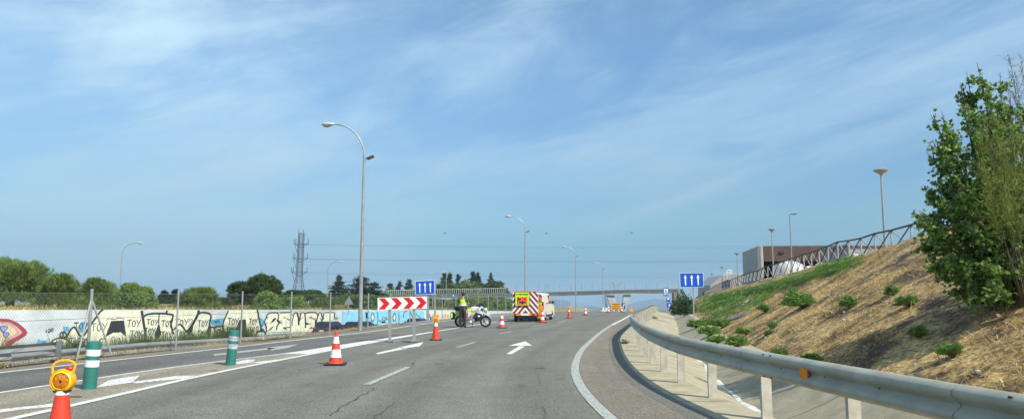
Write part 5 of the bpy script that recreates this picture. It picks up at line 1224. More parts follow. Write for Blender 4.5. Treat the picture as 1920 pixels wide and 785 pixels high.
for px, top, half, k, lab, m_ in ((715, 545, 24, 'leafy', 'low green tree at the left end of the bridge railing', MIDG), (745, 543, 26, 'leafy', 'green tree mass under the three small cedars', MIDG), (775, 543, 20, 'leafy', 'green tree hidden behind the left blue lane sign', MIDG), (828, 531, 30, 'umbrella', 'dark stone pine right of the left blue lane sign', PINE2),
    (852, 534, 24, 'leafy', 'rounded green tree above the officer', MIDG), (876, 527, 32, 'leafy', 'broad rounded green tree behind the motorcycle', MIDG), (900, 530, 22, 'umbrella', 'green pine left of the large stone pine', PINE2), (926, 526, 26, 'umbrella', 'large dark stone pine left of the speed trailer', PINE2)):
    tree(lab, px, top, half, 248, k, GR, base=-3.5, m=m_, dens=.9)
GU = 'bushy trees seen below the footbridge'
for i, (px, top, half, lab) in enumerate(((705, 562, 24, 'green tree under the left bridge end'), (775, 561, 24, 'dark green tree behind the chevron board'), (812, 564, 18, 'dark tree left of the first slanted bridge leg'), (850, 563, 18, 'green tree directly behind the officer'), (877, 557, 22, 'sunlit green tree behind the motorcycle seat'), (905, 558, 22, 'green tree above the motorcycle front wheel'), (932, 557, 20, 'green tree above the cone by the motorcycle'), (955, 560, 18, 'green tree beside the speed trailer panel'))):
    tree(lab, px, top, half, 150 + i * 2, 'leafy', GU, base=-2.2, m=MIDG if i in (1, 2) else WILLOW, dens=.9)

# grass behind the left guardrail and on top of the bank
def grass(name, m, pts, L, Wd, spread=.35, nv=3):
    P = np.array(pts); n = len(P); d = RNG.normal(size=(n, 3)) * spread; d[:, 2] = 1; d /= np.linalg.norm(d, axis=1)[:, None]
    o = quads_mesh(name, leaves_at(P, d, np.array(L) if hasattr(L, '__len__') else L * (.5 + .8 * RNG.random(n)), Wd, RNG, nv), m); return struct(o, 'stuff')
def lz(Y, off): return roadz(Y) - .24 if off < 1.6 else (roadz(Y) - .24 + (SROAD(Y) - roadz(Y) + .24) * min(1, (off - 1.6) / 2.6))
pts, Ls = [], []
for _ in range(26000):
    if _ < 19000:
        Y = 12 + 18 * random.random() ** .9; of = (.8 if Y > 19 else 1.1) + abs(random.gauss(0, .6 if Y > 19 else 1.6))
    else: Y = 45 + 62 * random.random(); of = LFENCE(Y) - WALLX(Y) - .25 - 1.5 * random.random() ** 2
    X = LFENCE(Y) - of; hump = .75 + .5 * hash2(X * .4, Y * .9) + .25 * math.sin(Y * 2.7)
    if 27 < Y < 40: hump *= .6
    pts.append((X, Y, (lz(Y, of) if Y < 40 else SROAD(Y)) - .02)); Ls.append(max(.15, (.62 + .34 * random.random()) * max(.45, hump)))
grass('tall_grass', GRASSG, pts, Ls, .022)
pts, Ls = [], []
for _ in range(9000):
    Y = 9 + 34 * random.random(); of = .1 + 1.9 * random.random() ** 1.5; X = LFENCE(Y) - of; pts.append((X, Y, lz(Y, of) + (.35 * (1 - min(1, of / 1.4))))); Ls.append(.06 + (.26 if of > .8 or Y < 16 else .10) * random.random() ** 2)
grass('dry_grass', STRAW, pts, Ls, .016)
pts, Ls, pts2, Ls2 = [], [], [], []
for _ in range(26000):
    Y = 38 + 80 * random.random(); d = random.random() ** 1.6 * 9; X = WALLX(Y) - .25 - d; q = (X, Y, bankz(X, Y) - .03); k = hash2(X * .25, Y * .2 + 4)
    if k + random.gauss(0, .3) > -.1: pts.append(q); Ls.append(.1 + .28 * random.random())
    else: pts2.append(q); Ls2.append(.15 + .45 * random.random() ** 2)
grass('dry_grass', STRAW, pts, Ls, .05); grass('tall_grass', GRASSG, pts2, Ls2, .06)
# dry grass on the slope
pts, Ls = [], []
while len(pts) < 90000:
    Y = 6.5 + 36 * random.random() ** 1.5; a = RAIL(Y) + profile(Y)[4][0]; c = CRX(Y) + 1; X = a + (c - a) * random.random(); k = hash2(X * 1.1 + 5, Y * .8) + .6 * hash2(X * 3, Y * 3)
    if k + random.gauss(0, .25) < -.05: continue
    pts.append((X, Y, surf(X, Y) - .01)); Ls.append(.04 + .12 * random.random() ** 1.6 + (.10 if random.random() < .04 else 0))
P = np.array(pts); n = len(P); d = RNG.normal(size=(n, 3)) * .85; d[:, 2] = .55; d /= np.linalg.norm(d, axis=1)[:, None]
struct(quads_mesh('dry_grass', leaves_at(P, d, np.array(Ls), .012, RNG), STRAW), 'stuff')
# loose stones on the slope
b = MB()
for _ in range(900):
    Y = 8 + 34 * random.random() ** 1.4; a = RAIL(Y) + profile(Y)[4][0]; c = CRX(Y); X = a + (c - a) * random.random(); r = .015 + .035 * random.random() ** 2
    b.ell((X, Y, surf(X, Y) + r * .3), (r, r * (.7 + .5 * random.random()), r * .7), 5, 3)
struct(b.build('gravel', mat('pale_stone', (.42, .36, .28), .9, var=.2)), 'stuff')
# dead twigs and clods
pts = []
for _ in range(7000):
    Y = 7 + 30 * random.random() ** 1.4; a = RAIL(Y) + profile(Y)[4][0]; c = CRX(Y); X = a + (c - a) * random.random()
    if hash2(X * .8 + 2, Y * .6) + random.gauss(0, .3) > .1: continue
    pts.append((X, Y, surf(X, Y) + .01))
P = np.array(pts); n = len(P); d = RNG.normal(size=(n, 3)); d[:, 2] = abs(d[:, 2]) * .35; d /= np.linalg.norm(d, axis=1)[:, None]
struct(quads_mesh('dead_twigs', leaves_at(P, d, .05 + .14 * RNG.random(n), .009, RNG), mat('dead_twig', (.12, .085, .055), .9, var=.3)), 'stuff')

# green shrubs on the slope
def shrub(label, px, py, rx, ry, group='green shrubs dotted on the dry slope', n=None, m=None, kind='shrub', y0=6):
    p = hit(px, py + ry * .8, y0)
    if p is None: return
    k = p.y / F; Rr, Hh = rx * k, 2 * ry * k; rng = np.random.default_rng(int(px * 7 + py)); t = thing(kind, label, 'shrub', p, 0, group); n = n or int(420 + 900 * min(1, rx / 20))
    d = rnd_dirs(n, rng); d[:, 2] = abs(d[:, 2]); r = .35 + .65 * rng.random(n) ** .7; r *= 1 + .25 * np.sin(d[:, 0] * 6 + px) * np.sin(d[:, 1] * 5 + py)
    nl = 5; lc = rng.normal(size=(nl, 3)) * np.array([.45, .45, .12]); lc[:, 2] = np.abs(lc[:, 2]); li = rng.integers(0, nl, n); lr = (.35 + .45 * rng.random(nl))[li][:, None]; P = (d * r[:, None] * lr + lc[li]) * np.array([Rr, Rr, Hh * 1.15]); q = d * .5 + rnd_dirs(n, rng) * .6 + np.array([0, 0, .5]); q /= np.linalg.norm(q, axis=1)[:, None]; ps = max(.035, k * 1.875 * 1.8)
    quads_mesh('foliage', leaves_at(P, q, ps * (.8 + .8 * rng.random(n)), ps * .42, rng, 4), m or SHRUBM, t)
    b = MB()
    for i in range(7): a = i * .9; b.tube([(0, 0, -.05), (math.cos(a) * Rr * .5, math.sin(a) * Rr * .5, Hh * .6)], [.012, .004], 4)
    b.build('stem', BARK, t); return t
for px, py, rx, ry, lab in ((1503, 560, 27, 20, 'largest round green shrub in the middle of the slope'), (1592, 566, 17, 14, 'bright green shrub right of the largest slope shrub'), (1676, 546, 14, 10, 'small green shrub high on the slope near the tree shadow'), (1704, 566, 17, 13, 'green shrub below the small one near the tree shadow'),
    (1722, 624, 17, 10, 'low dull green plant inside the tree shadow'), (1787, 662, 14, 11, 'wispy green plant low in the tree shadow'), (1380, 641, 18, 10, 'rounded green shrub just above the ditch and rail'), (1468, 661, 15, 6, 'low green tuft peeking above the guardrail'), (1526, 672, 17, 6, 'second low green tuft peeking above the guardrail'),
    (1434, 578, 12, 9, 'small green shrub left of the largest slope shrub'), (1486, 547, 8, 6, 'tiny green sprig left above the largest slope shrub'), (1400, 623, 12, 6, 'sparse green sprigs above the rounded ditch shrub'), (1447, 612, 9, 6, 'small sprig right of the sparse sprigs'), (1438, 625, 8, 5, 'lower sprig right of the sparse sprigs'),
    (1356, 606, 20, 9, 'green shrub where the lower drain meets the slope foot'), (1330, 622, 22, 9, 'green shrub spilling over the ditch edge'), (1305, 607, 18, 8, 'green shrub at the foot of the right lane sign'), (1345, 636, 14, 7, 'lowest green shrub along the ditch edge')):
    shrub(lab, px, py, rx, ry)
shrub('large feathery dark green bush left of the right lane sign post', 1283, 574, 19, 22, m=leafmat('bush_leaves', (.13, .20, .08)), n=2600, kind='bush', y0=20)
shrub('small weed growing through the paving beside the rail posts', 1171, 639, 8, 8, 'weeds in the paving', 160, y0=12) if hit(1171, 645, 12) else None
for px, py, s_, lab in ((1171, 640, .16, 'small green weed on the asphalt edge below the rail bend'), (1227, 590, .30, 'green weed tuft on the far paved verge')):
    p = G(px, py + 4) if px < 1200 else Vector((at(px, 596, 56).x, 56, -.15)); rng = np.random.default_rng(px); n = 170; d = rnd_dirs(n, rng); d[:, 2] = abs(d[:, 2]); t = thing('weed', lab, 'weed', p, 0, 'weeds in the paving')
    quads_mesh('leaves', leaves_at(d * rng.random((n, 1)) * s_ * np.array([1, 1, .9]), d, s_ * .45, s_ * .16, rng, 4), SHRUBM, t); b = MB(); b.tube([(0, 0, -.02), (0, 0, s_ * .6)], .006, 4); b.build('stem', BARK, t)
# green ground cover near the crest and around the drains
pts = []
def cover(poly, n):
    xs_, ys_ = [p[0] for p in poly], [p[1] for p in poly]; c = 0; tries = 0
    while c < n and tries < n * 6:
        tries += 1; x, y = random.uniform(min(xs_), max(xs_)), random.uniform(min(ys_), max(ys_)); ins = False; j = len(poly) - 1
        for i in range(len(poly)):
            if (poly[i][1] > y) != (poly[j][1] > y) and x < (poly[j][0] - poly[i][0]) * (y - poly[i][1]) / (poly[j][1] - poly[i][1]) + poly[i][0]: ins = not ins
            j = i
        if not ins: continue
        p = hit(x, y, 16)
        if p is None: continue
        c += 1
        for _ in range(20): pts.append((p.x + random.gauss(0, .22), p.y + random.gauss(0, .30), p.z, p.y))
cover([(1330, 557), (1400, 547), (1470, 534), (1545, 508), (1600, 494), (1614, 497), (1560, 516), (1480, 541), (1400, 553), (1345, 566)], 420)
cover([(1310, 560), (1380, 548), (1430, 545), (1395, 566), (1350, 580), (1320, 590), (1305, 580)], 260)
cover([(1316, 594), (1380, 575), (1440, 548), (1450, 552), (1400, 585), (1340, 606)], 110)
cover([(1400, 560), (1450, 552), (1470, 565), (1420, 590), (1380, 600), (1370, 590)], 60)
cover([(1300, 575), (1345, 572), (1350, 600), (1310, 604)], 110)
cover([(1296, 600), (1330, 596), (1390, 590), (1362, 622), (1330, 630)], 90)
P = np.array(pts); kk = P[:, 3]; P = P[:, :3]; n = len(P); lay = RNG.random(n); P[:, 2] = [surf(a, b_) for a, b_ in P[:, :2]]; cl_ = np.array([hash2(a * 1.7, b_ * .9) + .6 * hash2(a * 4, b_ * 2.3) for a, b_ in P[:, :2]]); kp = cl_ + RNG.normal(size=n) * .15 > -.12; P, kk, cl_, lay = P[kp], kk[kp], cl_[kp], lay[kp]; n = len(P); hgt = .10 + .34 * np.clip(cl_ + .3, 0, 1.2); P[:, 2] += lay * hgt
d = rnd_dirs(n, RNG) * .9 + np.array([0, -.2, .35]); d /= np.linalg.norm(d, axis=1)[:, None]; s_ = np.maximum(.04, kk / F * 1.875 * 1.0)
struct(quads_mesh('ground_cover', leaves_at(P, d, s_ * (.8 + .6 * RNG.random(n)), s_ * .7, RNG, 4), SHRUBM), 'stuff')
# concrete drain channels running down the slope
for pts_, lab in (([(1462, 534), (1440, 546), (1415, 559), (1390, 572), (1360, 584), (1332, 592)], 'long concrete drain channel slanting down the grassy slope'), ([(1412, 582), (1396, 590), (1378, 597), (1352, 605)], 'short concrete drain channel below the long one')):
    Q = [hit(x, y, 12) for x, y in pts_]; Q = [q for q in Q if q]; b = MB(); L_ = []
    for i in range(len(Q) - 1):
        for j in range(8): q = Q[i].lerp(Q[i + 1], j / 8); q.z = surf(q.x, q.y); L_.append(q)
    for i, q in enumerate(L_):
        dd = (L_[min(i + 1, len(L_) - 1)] - L_[max(0, i - 1)]); n_ = Vector((dd.y, -dd.x, 0)).normalized()
        for o_, z_ in ((-.16, -.05), (-.15, .06), (-.11, .06), (-.06, .01), (.06, .01), (.11, .06), (.15, .06), (.16, -.05)): b.v.append(tuple(q + n_ * o_ + Vector((0, 0, z_))))
        if i:
            for k in range(7): a_ = (i - 1) * 8 + k; b.f.append((a_, a_ + 1, a_ + 9, a_ + 8)); b.m.append(0)
    o = b.build('drain_channel', mat('drain_concrete', (.52, .50, .44), .85, var=.15, scale=2)); tag(o, lab, 'drain', 'concrete drains on the slope')

# the poplar and the broom on the slope at the right edge
base = hit(1886, 566, 7) or Vector((9.4, 14, 1.4)); Yb = base.y
t = thing('poplar_tree', 'young multi stemmed poplar with glossy leaves at the right edge of the slope', 'tree', base)
rng = np.random.default_rng(5)
def loc(px, py, dy=0): return at(px, py, Yb + dy) - base
limbs, LP, LD = [], [], []
tips = [(1745, 215, .2), (1737, 285, -.1), (1727, 350, .3), (1716, 405, -.3), (1722, 455, .1), (1738, 490, -.2), (1800, 155, .1), (1775, 235, -.3), (1758, 270, .3), (1812, 135, .2), (1875, 135, .1), (1895, 170, -.1), (1930, 190, .2), (1745, 430, .5), (1760, 380, -.5), (1832, 118, 0), (1850, 150, .3), (1808, 190, -.2), (1868, 175, .4), (1765, 207, .1), (1748, 262, -.2), (1790, 250, .5), (1762, 300, .3), (1722, 395, 0), (1738, 360, .4), (1752, 440, -.4), (1725, 415, -.5), (1905, 210, .2), (1925, 250, -.3), (1955, 230, .4), (1880, 260, -.6), (1835, 240, -.4),
        (1990, 330, 0), (1970, 410, -.6), (2010, 430, .4), (1775, 400, .7), (1800, 340, -.7), (1845, 330, .8), (1900, 340, -.8), (1940, 470, -.9), (1880, 420, -1.0), (1820, 420, -1.0), (1770, 480, -.7), (1850, 380, .0), (1745, 500, -.3), (1768, 520, .2), (1800, 500, -.9), (1850, 500, -1.1), (1900, 500, -1.1), (1950, 540, -.8), (1815, 540, -.8), (1860, 545, -1.1), (1785, 545, -.4),
        (1880, 200, -.2), (1820, 170, .2), (1860, 300, .3), (1780, 330, 0), (1830, 290, .5), (1920, 300, .1), (1960, 290, .2), (1750, 340, .2), (1793, 455, .1), (1925, 420, -.2), (1868, 460, .6), (1930, 380, .8), (1810, 380, .2), (1780, 365, -.4), (1890, 380, .5), (1835, 465, .3)]
for (px, py, dy) in tips:
    e_ = loc(px, py, dy); o_ = Vector((rng.normal() * .18, rng.normal() * .15, 0)); mid = o_.lerp(e_, .5) + Vector((rng.normal() * .12, rng.normal() * .12, .18 * e_.length * .5)) - Vector((e_.x * .18, 0, 0))
    pth = [o_ * (1 - s) ** 2 + mid * 2 * s * (1 - s) + e_ * s * s for s in [i / 9 for i in range(10)]]
    limbs.append((pth, .022 + .006 * e_.length, .004))
    # side twigs with leaves
    for k in range(36):
        s = .15 + .78 * rng.random() ** .75; i = min(8, int(s * 9)); q = pth[i].lerp(pth[i + 1], s * 9 - i) if i < 9 else pth[9]; dv = (pth[9] - pth[5]).normalized(); tw = (dv * .6 + Vector(rng.normal(size=3)) * .55).normalized() * (.16 + .26 * rng.random()) * (1.15 - .6 * s)
        limbs.append(([q, q + tw], .006, .002))
        for j in range(11): f = (j + 1) / 11; LP.append(tuple(q + tw * f + Vector(rng.normal(size=3)) * .022)); LD.append(tuple(tw.normalized() * .35 + Vector(rng.normal(size=3)) * .8 + Vector((0, 0, -.25))))
LP, LD = np.array(LP), np.array(LD); LD /= np.linalg.norm(LD, axis=1)[:, None]; n = len(LP)
s = np.cross(LD, rnd_dirs(n, rng)); s /= np.linalg.norm(s, axis=1)[:, None]; sz = (.046 + .034 * rng.random(n))[:, None]
V = np.stack([LP, LP + LD * sz * .35 + s * sz * .48, LP + LD * sz * 1.1, LP + LD * sz * .35 - s * sz * .48], 1)
quads_mesh('crown', V, POPL, t, 4)
b = MB()
for pth, r0, r1 in limbs: b.tube(pth, [r0 + (r1 - r0) * i / (len(pth) - 1) for i in range(len(pth))], 5)
b.build('branches', BARK, t, smooth=True)
def broom(label, root, tips_, n, m, sz, name='broom_shrub'):
    t = thing(name, label, 'shrub', root, 0, None); rng = np.random.default_rng(n); b = MB(); LP, LD = [], []
    for (px, py, dy) in tips_:
        e_ = at(px, py, root.y + dy) - root; o_ = Vector((0, 0, 0)); mid = o_.lerp(e_, .55) + Vector((rng.normal() * .1, rng.normal() * .1, .1)); pth = [o_ * (1 - s) ** 2 + mid * 2 * s * (1 - s) + e_ * s * s for s in [i / 8 for i in range(9)]]
        b.tube(pth, [.009 * (1 - i / 9) + .002 for i in range(9)], 5)
        for k in range(n):
            s = .62 + .38 * rng.random(); i = min(7, int(s * 8)); q = pth[i].lerp(pth[i + 1], s * 8 - i); dv = ((pth[8] - pth[5]).normalized() * .9 + Vector(rng.normal(size=3)) * .45 + Vector((0, 0, .25))).normalized(); ln = sz * (.5 + rng.random()); LP.append(tuple(q)); LD.append(tuple(dv * ln))
            for _ in range(3): r_ = rng.random(); LP.append(tuple(q + dv * ln * r_)); LD.append(tuple((dv * .7 + Vector(rng.normal(size=3)) * .5).normalized() * ln * .5))
    LP, LD = np.array(LP), np.array(LD); L_ = np.linalg.norm(LD, axis=1); quads_mesh('twigs', leaves_at(LP, LD / L_[:, None], L_, .009, rng), m, t); b.build('branches', BARK, t)
    return t
r2 = hit(1925, 585, 7) or Vector((8.6, 12, .9))
broom('yellow green feathery broom shrub overlapping the right side of the poplar', Vector((r2.x, r2.y, r2.z)), [(1850, 250, 0), (1870, 230, .2), (1895, 240, -.2), (1835, 300, .1), (1915, 260, 0), (1880, 290, -.3), (1935, 300, .2), (1860, 340, .3), (1900, 330, -.2), (1890, 400, -.2), (1870, 270, .1), (1910, 380, .2), (1950, 350, 0), (1840, 270, .2), (1855, 380, -.3), (1880, 350, -.4), (1920, 340, -.4), (1845, 320, -.4)], 95, BROOM, .18)
r3 = base + Vector((1.2, .8, .5))
broom('pale dry feathery twigs rising behind the poplar at the frame edge', r3, [(1894, 112, .2), (1905, 140, .3), (1915, 115, 0), (1890, 165, 0), (1930, 130, .3), (1902, 180, .1), (1940, 170, 0)], 26, mat('dry_twigs', (.28, .25, .17), .8, var=.2), .30)
# unseen neighbours of the poplar throw the other shadows on the slope
# ---------------------------------------------------------------- vehicles
def wheel(t, c, r, w, axis, n=24, spokes=5, rimm=None, name='wheel'):
    M = {'y': Matrix.Rotation(R(90), 3, 'X'), 'x': Matrix.Rotation(R(90), 3, 'Y')}[axis]
    b = MB(); b.lathe([(r * .66, -w / 2), (r * .9, -w / 2), (r, -w * .3), (r, w * .3), (r * .9, w / 2), (r * .66, w / 2), (r * .66, -w / 2)], n, c, M, cap=False); ty = b.build(name, BLACK, t, smooth='auto')
    b = MB(); b.lathe([(r * .67, -w * .42), (r * .62, -w * .3), (r * .60, 0), (r * .62, w * .3), (r * .67, w * .42)], n, c, M, cap=False)
    for k in range(spokes):
        a = 2 * math.pi * k / spokes; d = M @ Vector((math.cos(a), math.sin(a), 0)); b.tube([Vector(c), Vector(c) + d * r * .64], [r * .10, r * .07], 5)
    b.lathe([(1e-5, -w * .4), (r * .18, -w * .38), (r * .18, w * .38), (1e-5, w * .4)], 12, c, M); b.build('rim', rimm or CHROME, ty, smooth='auto')
    return ty
def arc(cx, r, z0, n=8): return [(cx + r * math.cos(a), z0 + r * math.sin(a)) for a in [math.pi * (1 - i / n) for i in range(n + 1)]]
def car(t, low, wheels_x, wr, Wd, cab, roof, m, glassm=GLASS, lights=True, van=False):
    """low: side outline top edge (x, z) from rear to front; wheel arches are cut into the bottom"""
    w = Wd / 2; bot = [(low[0][0], .32)]
    for x in wheels_x: bot += [(x - wr * 1.12, .22)] + arc(x, wr * 1.12, .26) + [(x + wr * 1.12, .22)]
    bot += [(low[-1][0], .32)]
    b = MB(); outline = bot + low[::-1]; k = len(outline)
    bm = bmesh.new(); rows = []
    for y, s in ((-w, .0), (-w + .09, 1), (w - .09, 1), (w, .0)):
        rows.append([bm.verts.new((x, y, z + (.03 if (s and z > .6) else 0))) for x, z in outline])
    for a, c in zip(rows, rows[1:]):
        for i in range(k): bm.faces.new((a[i], a[(i + 1) % k], c[(i + 1) % k], c[i]))
    f1 = bm.faces.new(rows[0]); f2 = bm.faces.new(rows[-1]); bmesh.ops.triangulate(bm, faces=[f1, f2]); bmesh.ops.recalc_face_normals(bm, faces=bm.faces)
    me = bpy.data.meshes.new('body'); bm.to_mesh(me); bm.free(); me.materials.append(m); o = bpy.data.objects.new('body', me); C.objects.link(o); o.parent = t
    bv = o.modifiers.new('bevel', 'BEVEL'); bv.width = .035; bv.segments = 2; bv.limit_method = 'ANGLE'; bv.angle_limit = R(35)
    (a0, a1, za), (r0, r1, zr_), tw = cab, roof, .80 if not van else .90
    b = MB(); wb = w * .95; wt = w * tw
    vs = [(a0, -wb, za), (a1, -wb, za), (a1, wb, za), (a0, wb, za), (r0, -wt, zr_ - .05), (r1, -wt, zr_ - .05), (r1, wt, zr_ - .05), (r0, wt, zr_ - .05), (r0 + .12, -wt * .85, zr_), (r1 - .12, -wt * .85, zr_), (r1 - .12, wt * .85, zr_), (r0 + .12, wt * .85, zr_)]
    b.add(vs, [(0, 1, 2, 3), (0, 1, 5, 4), (1, 2, 6, 5), (2, 3, 7, 6), (3, 0, 4, 7), (4, 5, 9, 8), (5, 6, 10, 9), (6, 7, 11, 10), (7, 4, 8, 11), (8, 9, 10, 11)]); b.build('cabin', m, t, bevel=.03)
    def pane(name, q, e=.012, mm=glassm):
        q = [Vector(v) for v in q]; n_ = (q[1] - q[0]).cross(q[3] - q[0]).normalized(); c = sum(q, Vector()) / 4
        if n_.dot(c - Vector(((a0 + a1) / 2, 0, za))) < 0: n_ = -n_
        b = MB(); b.add([v + n_ * e for v in q] + [v - n_ * .01 for v in q], [(0, 1, 2, 3), (4, 5, 6, 7), (0, 1, 5, 4), (1, 2, 6, 5), (2, 3, 7, 6), (3, 0, 4, 7)]); return b.build(name, mm, t)
    V_ = [Vector(v) for v in vs]
    def bil(A, B, D, E, u, v): return (A * (1 - u) + B * u) * (1 - v) + (E * (1 - u) + D * u) * v
    def win(name, A, B, D, E, u0, u1, v0=.12, v1=.86, mm=glassm): return pane(name, [bil(A, B, D, E, u, v) for u, v in ((u0, v0), (u1, v0), (u1, v1), (u0, v1))], mm=mm)
    for (A, B, D, E) in ((V_[0], V_[1], V_[5], V_[4]), (V_[3], V_[2], V_[6], V_[7])):
        if van: win('side_window', A, B, D, E, .66, .93)
        else: win('side_window', A, B, D, E, .10, .33); win('side_window', A, B, D, E, .36, .62); win('side_window', A, B, D, E, .65, .92)
    win('windscreen', V_[1], V_[2], V_[6], V_[5], .06, .94)
    if not van: win('rear_window', V_[3], V_[0], V_[4], V_[7], .08, .92)
    for x in wheels_x:
        for s in (-1, 1): wheel(t, (x, s * (w - .12), wr), wr, .21, 'y')
    RL = mat('rear_lamp', (.45, .01, .01), .2, var=.05); x0 = low[0][0]
    if lights:
        for s in (-1, 1): b = MB(); b.box((x0 - .005, s * (w - .22), .86), (.05, .36, .14)); b.build('rear_light', RL, t, bevel=.02); b = MB(); b.box((low[-1][0] + .005, s * (w - .22), .68), (.05, .36, .13)); b.build('headlight', LENS, t, bevel=.02)
    b = MB(); b.box((x0 - .03, 0, .62 if not van else .5), (.02, .5, .11)); b.build('number_plate', WHITE, t)
    b = MB(); b.box((x0 - .04, 0, .38), (.14, Wd * .92, .24)); b.build('rear_bumper', DARK if van else m, t, bevel=.04)
    for s in (-1, 1): b = MB(); b.box((a1 - .35, s * (w + .08), za + .10), (.12, .2, .15)); b.build('wing_mirror', DARK, t, bevel=.03)
def place_car(label, px, Y, col, head, suv=0, L=4.3):
    p = at(px, 600, Y); t = thing('parked_car', label, 'car', (p.x, Y, SROAD(Y) + .01), R(90 - head), 'dark cars parked below the graffiti wall'); m = mat('car_paint_' + label.split()[0], col, .25, .3, var=.05, coat=.6)
    h = L / 2; z = 1.44 + suv
    low = [(-h, .45), (-h - .02, .62), (-h + .02, .90 + suv * .5), (-h + .35, .97 + suv * .6), (h - 1.25, .95 + suv * .5), (h - .5, .82 + suv * .4), (h - .08, .68), (h, .5)]
    car(t, low, (-h + .78, h - .82), .32, 1.8, (-h + .12, h - 1.05, .93 + suv * .5), (-h + .55, h - 1.95, z), m)
place_car('navy blue hatchback parked left of the tallest street lamp', 622, 74, (.010, .016, .075), 13, .04, 4.2)
place_car('blackish blue saloon parked directly behind the tallest street lamp', 680, 75.5, (.012, .014, .040), 22, .0, 4.7)
place_car('black hatchback parked behind the chevron board posts', 785, 84, (.012, .012, .014), 12, .1, 4.2)

# white works van
WV = mat('van_white', (.74, .74, .73), .3, var=.04, coat=.4); LIME = mat('lime_yellow', (.62, .80, .02), .5, var=.06); OR = mat('works_orange', (.80, .26, .03), .5, var=.08); MAROON = mat('hatch_red', (.28, .02, .03), .45, var=.1)
hd = math.atan2(.63, 2.8); Lv = 4.25; c_ = Vector((xat(1031, 51.6) - .93, 51.6, 0)); t = thing('works_van', 'small white works van with orange squares parked ahead of the speed trailer', 'van', c_, R(90) - hd); h = Lv / 2
low = [(-h, .45), (-h, 1.0), (-h + .02, 1.12), (h - 1.0, 1.12), (h - .35, .98), (h - .04, .8), (h, .5)]
car(t, low, (-h + .72, h - .80), .33, 1.80, (-h + .01, h - .72, 1.10), (-h + .10, h - 1.75, 1.82), WV, van=True)
b = MB(); b.box((-h + .0, 0, .30), (.2, 1.8, .36)); b.box((-.1, -.92, .33), (2.3, .03, .14)); b.build('lower_trim', DARK, t, bevel=.02)
def clipband(x0, x1, z0, z1, k, c, wv):
    """part of the band |z - k x - c| < wv/2 inside a rectangle"""
    poly = [(x0, z0), (x1, z0), (x1, z1), (x0, z1)]
    for sg in (1, -1):
        o_ = []
        for i in range(len(poly)):
            a, q = poly[i], poly[(i + 1) % len(poly)]; fa = wv / 2 - sg * (a[1] - k * a[0] - c); fq = wv / 2 - sg * (q[1] - k * q[0] - c)
            if fa >= 0: o_.append(a)
            if fa * fq < 0: s = fa / (fa - fq); o_.append((a[0] + (q[0] - a[0]) * s, a[1] + (q[1] - a[1]) * s))
        poly = o_
        if len(poly) < 3: return None
    return poly
b = MB(); b.box((-h - .012, 0, 1.12), (.02, 1.62, 1.25)); rp = b.build('rear_panel', REFL, t); b = MB()
for sg, (y0_, y1_) in ((1, (-.8, 0)), (-1, (0, .8))):
    for i in range(12):
        pl = clipband(y0_, y1_, .5, 1.74, sg * 1.1, .1 + i * .36 - .6, .19)
        if pl: b.prism(pl, lambda u, v: Vector((-h - .028, u, v)), lambda u, v: Vector((-h - .023, u, v)))
b.build('hatching', MAROON, rp)
b = MB(); b.box((-h - .04, -.45, 1.12), (.02, .95, .20)); b.build('lime_strip', LIME, rp); b = MB(); b.box((-h - .04, -.52, 1.42), (.02, .5, .26)); b.build('orange_square', OR, rp)
b = MB(); b.box((.1, -.885, 1.42), (.34, .06, .3)); b.build('orange_square', OR, t); b = MB(); b.box((.55, -.905, .72), (.85, .02, .26)); b.build('lime_sticker', LIME, t)
b = MB(); b.box((-.2, -.90, 1.14), (2.6, .02, .04)); b.build('door_rail', DARK, t)
for s in (-1, 1): b = MB(); b.box((-h - .02, s * .84, 1.0), (.08, .12, .5)); b.build('rear_light', mat('rear_lamp', (.45, .01, .01)), t, bevel=.02)

# speed display trailer
Yt = 47; t = thing('speed_trailer', 'orange trailer with a red hatched back and a lime speed display reading 29', 'trailer', (xat(985, Yt), Yt, 0), -R(6)); pw = 48 * Yt / F; z0_, z1_ = .54, zat(546.5, Yt); x0, x1 = -pw / 2, pw / 2
b = MB(); b.box((0, .02, (z0_ + z1_) / 2), (pw, .04, z1_ - z0_)); bp = b.build('rear_panel', REFL, t, bevel=.008); b = MB()
for sg, (a, c) in ((-1, (x0 + .01, 0)), (1, (0, x1 - .01))):
    pass
for k_, (a, c) in ((1.15, (x0 + .01, -.0)), (-1.15, (.0, x1 - .01))):
    for i in range(9):
        pl = clipband(a, c, z0_ + .01, z1_ - .01, k_, z0_ + .12 + i * .37, .185)
        if pl: b.prism(pl, lambda u, v: Vector((u, -.006, v)), lambda u, v: Vector((u, -.001, v)))
b.build('hatching', MAROON, bp)
dx0, dx1, dz0, dz1 = -.62, .25, zat(572, Yt), zat(547.5, Yt)
b = MB(); b.box(((dx0 + dx1) / 2, -.05, (dz0 + dz1) / 2), (dx1 - dx0 + .04, .07, dz1 - dz0 + .03)); b.build('display_case', DARK, t, bevel=.01); xc = (dx0 + dx1) / 2
b = MB(); b.box((xc, -.09, (dz0 + dz1) / 2), (dx1 - dx0, .01, dz1 - dz0)); dp = b.build('display_face', LIME, t)
text_obj('TU VELOCIDAD', .125, INK, 'lettering', dp, Matrix.Translation((xc, -.098, dz1 - .13)) @ UP, .002, .86, .006)
b = MB(); sx0, sx1, sz0, sz1 = xc - .31, xc + .31, dz0 + .05, dz0 + .52; b.box((xc, -.098, (sz0 + sz1) / 2), (sx1 - sx0, .012, sz1 - sz0)); b.build('dark_screen', mat('screen_black', (.03, .02, .03), .4, var=.1), dp)
SEG = mat('lit_digit', (.8, .06, .02), .4, var=.02, emit=((1, .07, .02), 1.2)); b = MB()
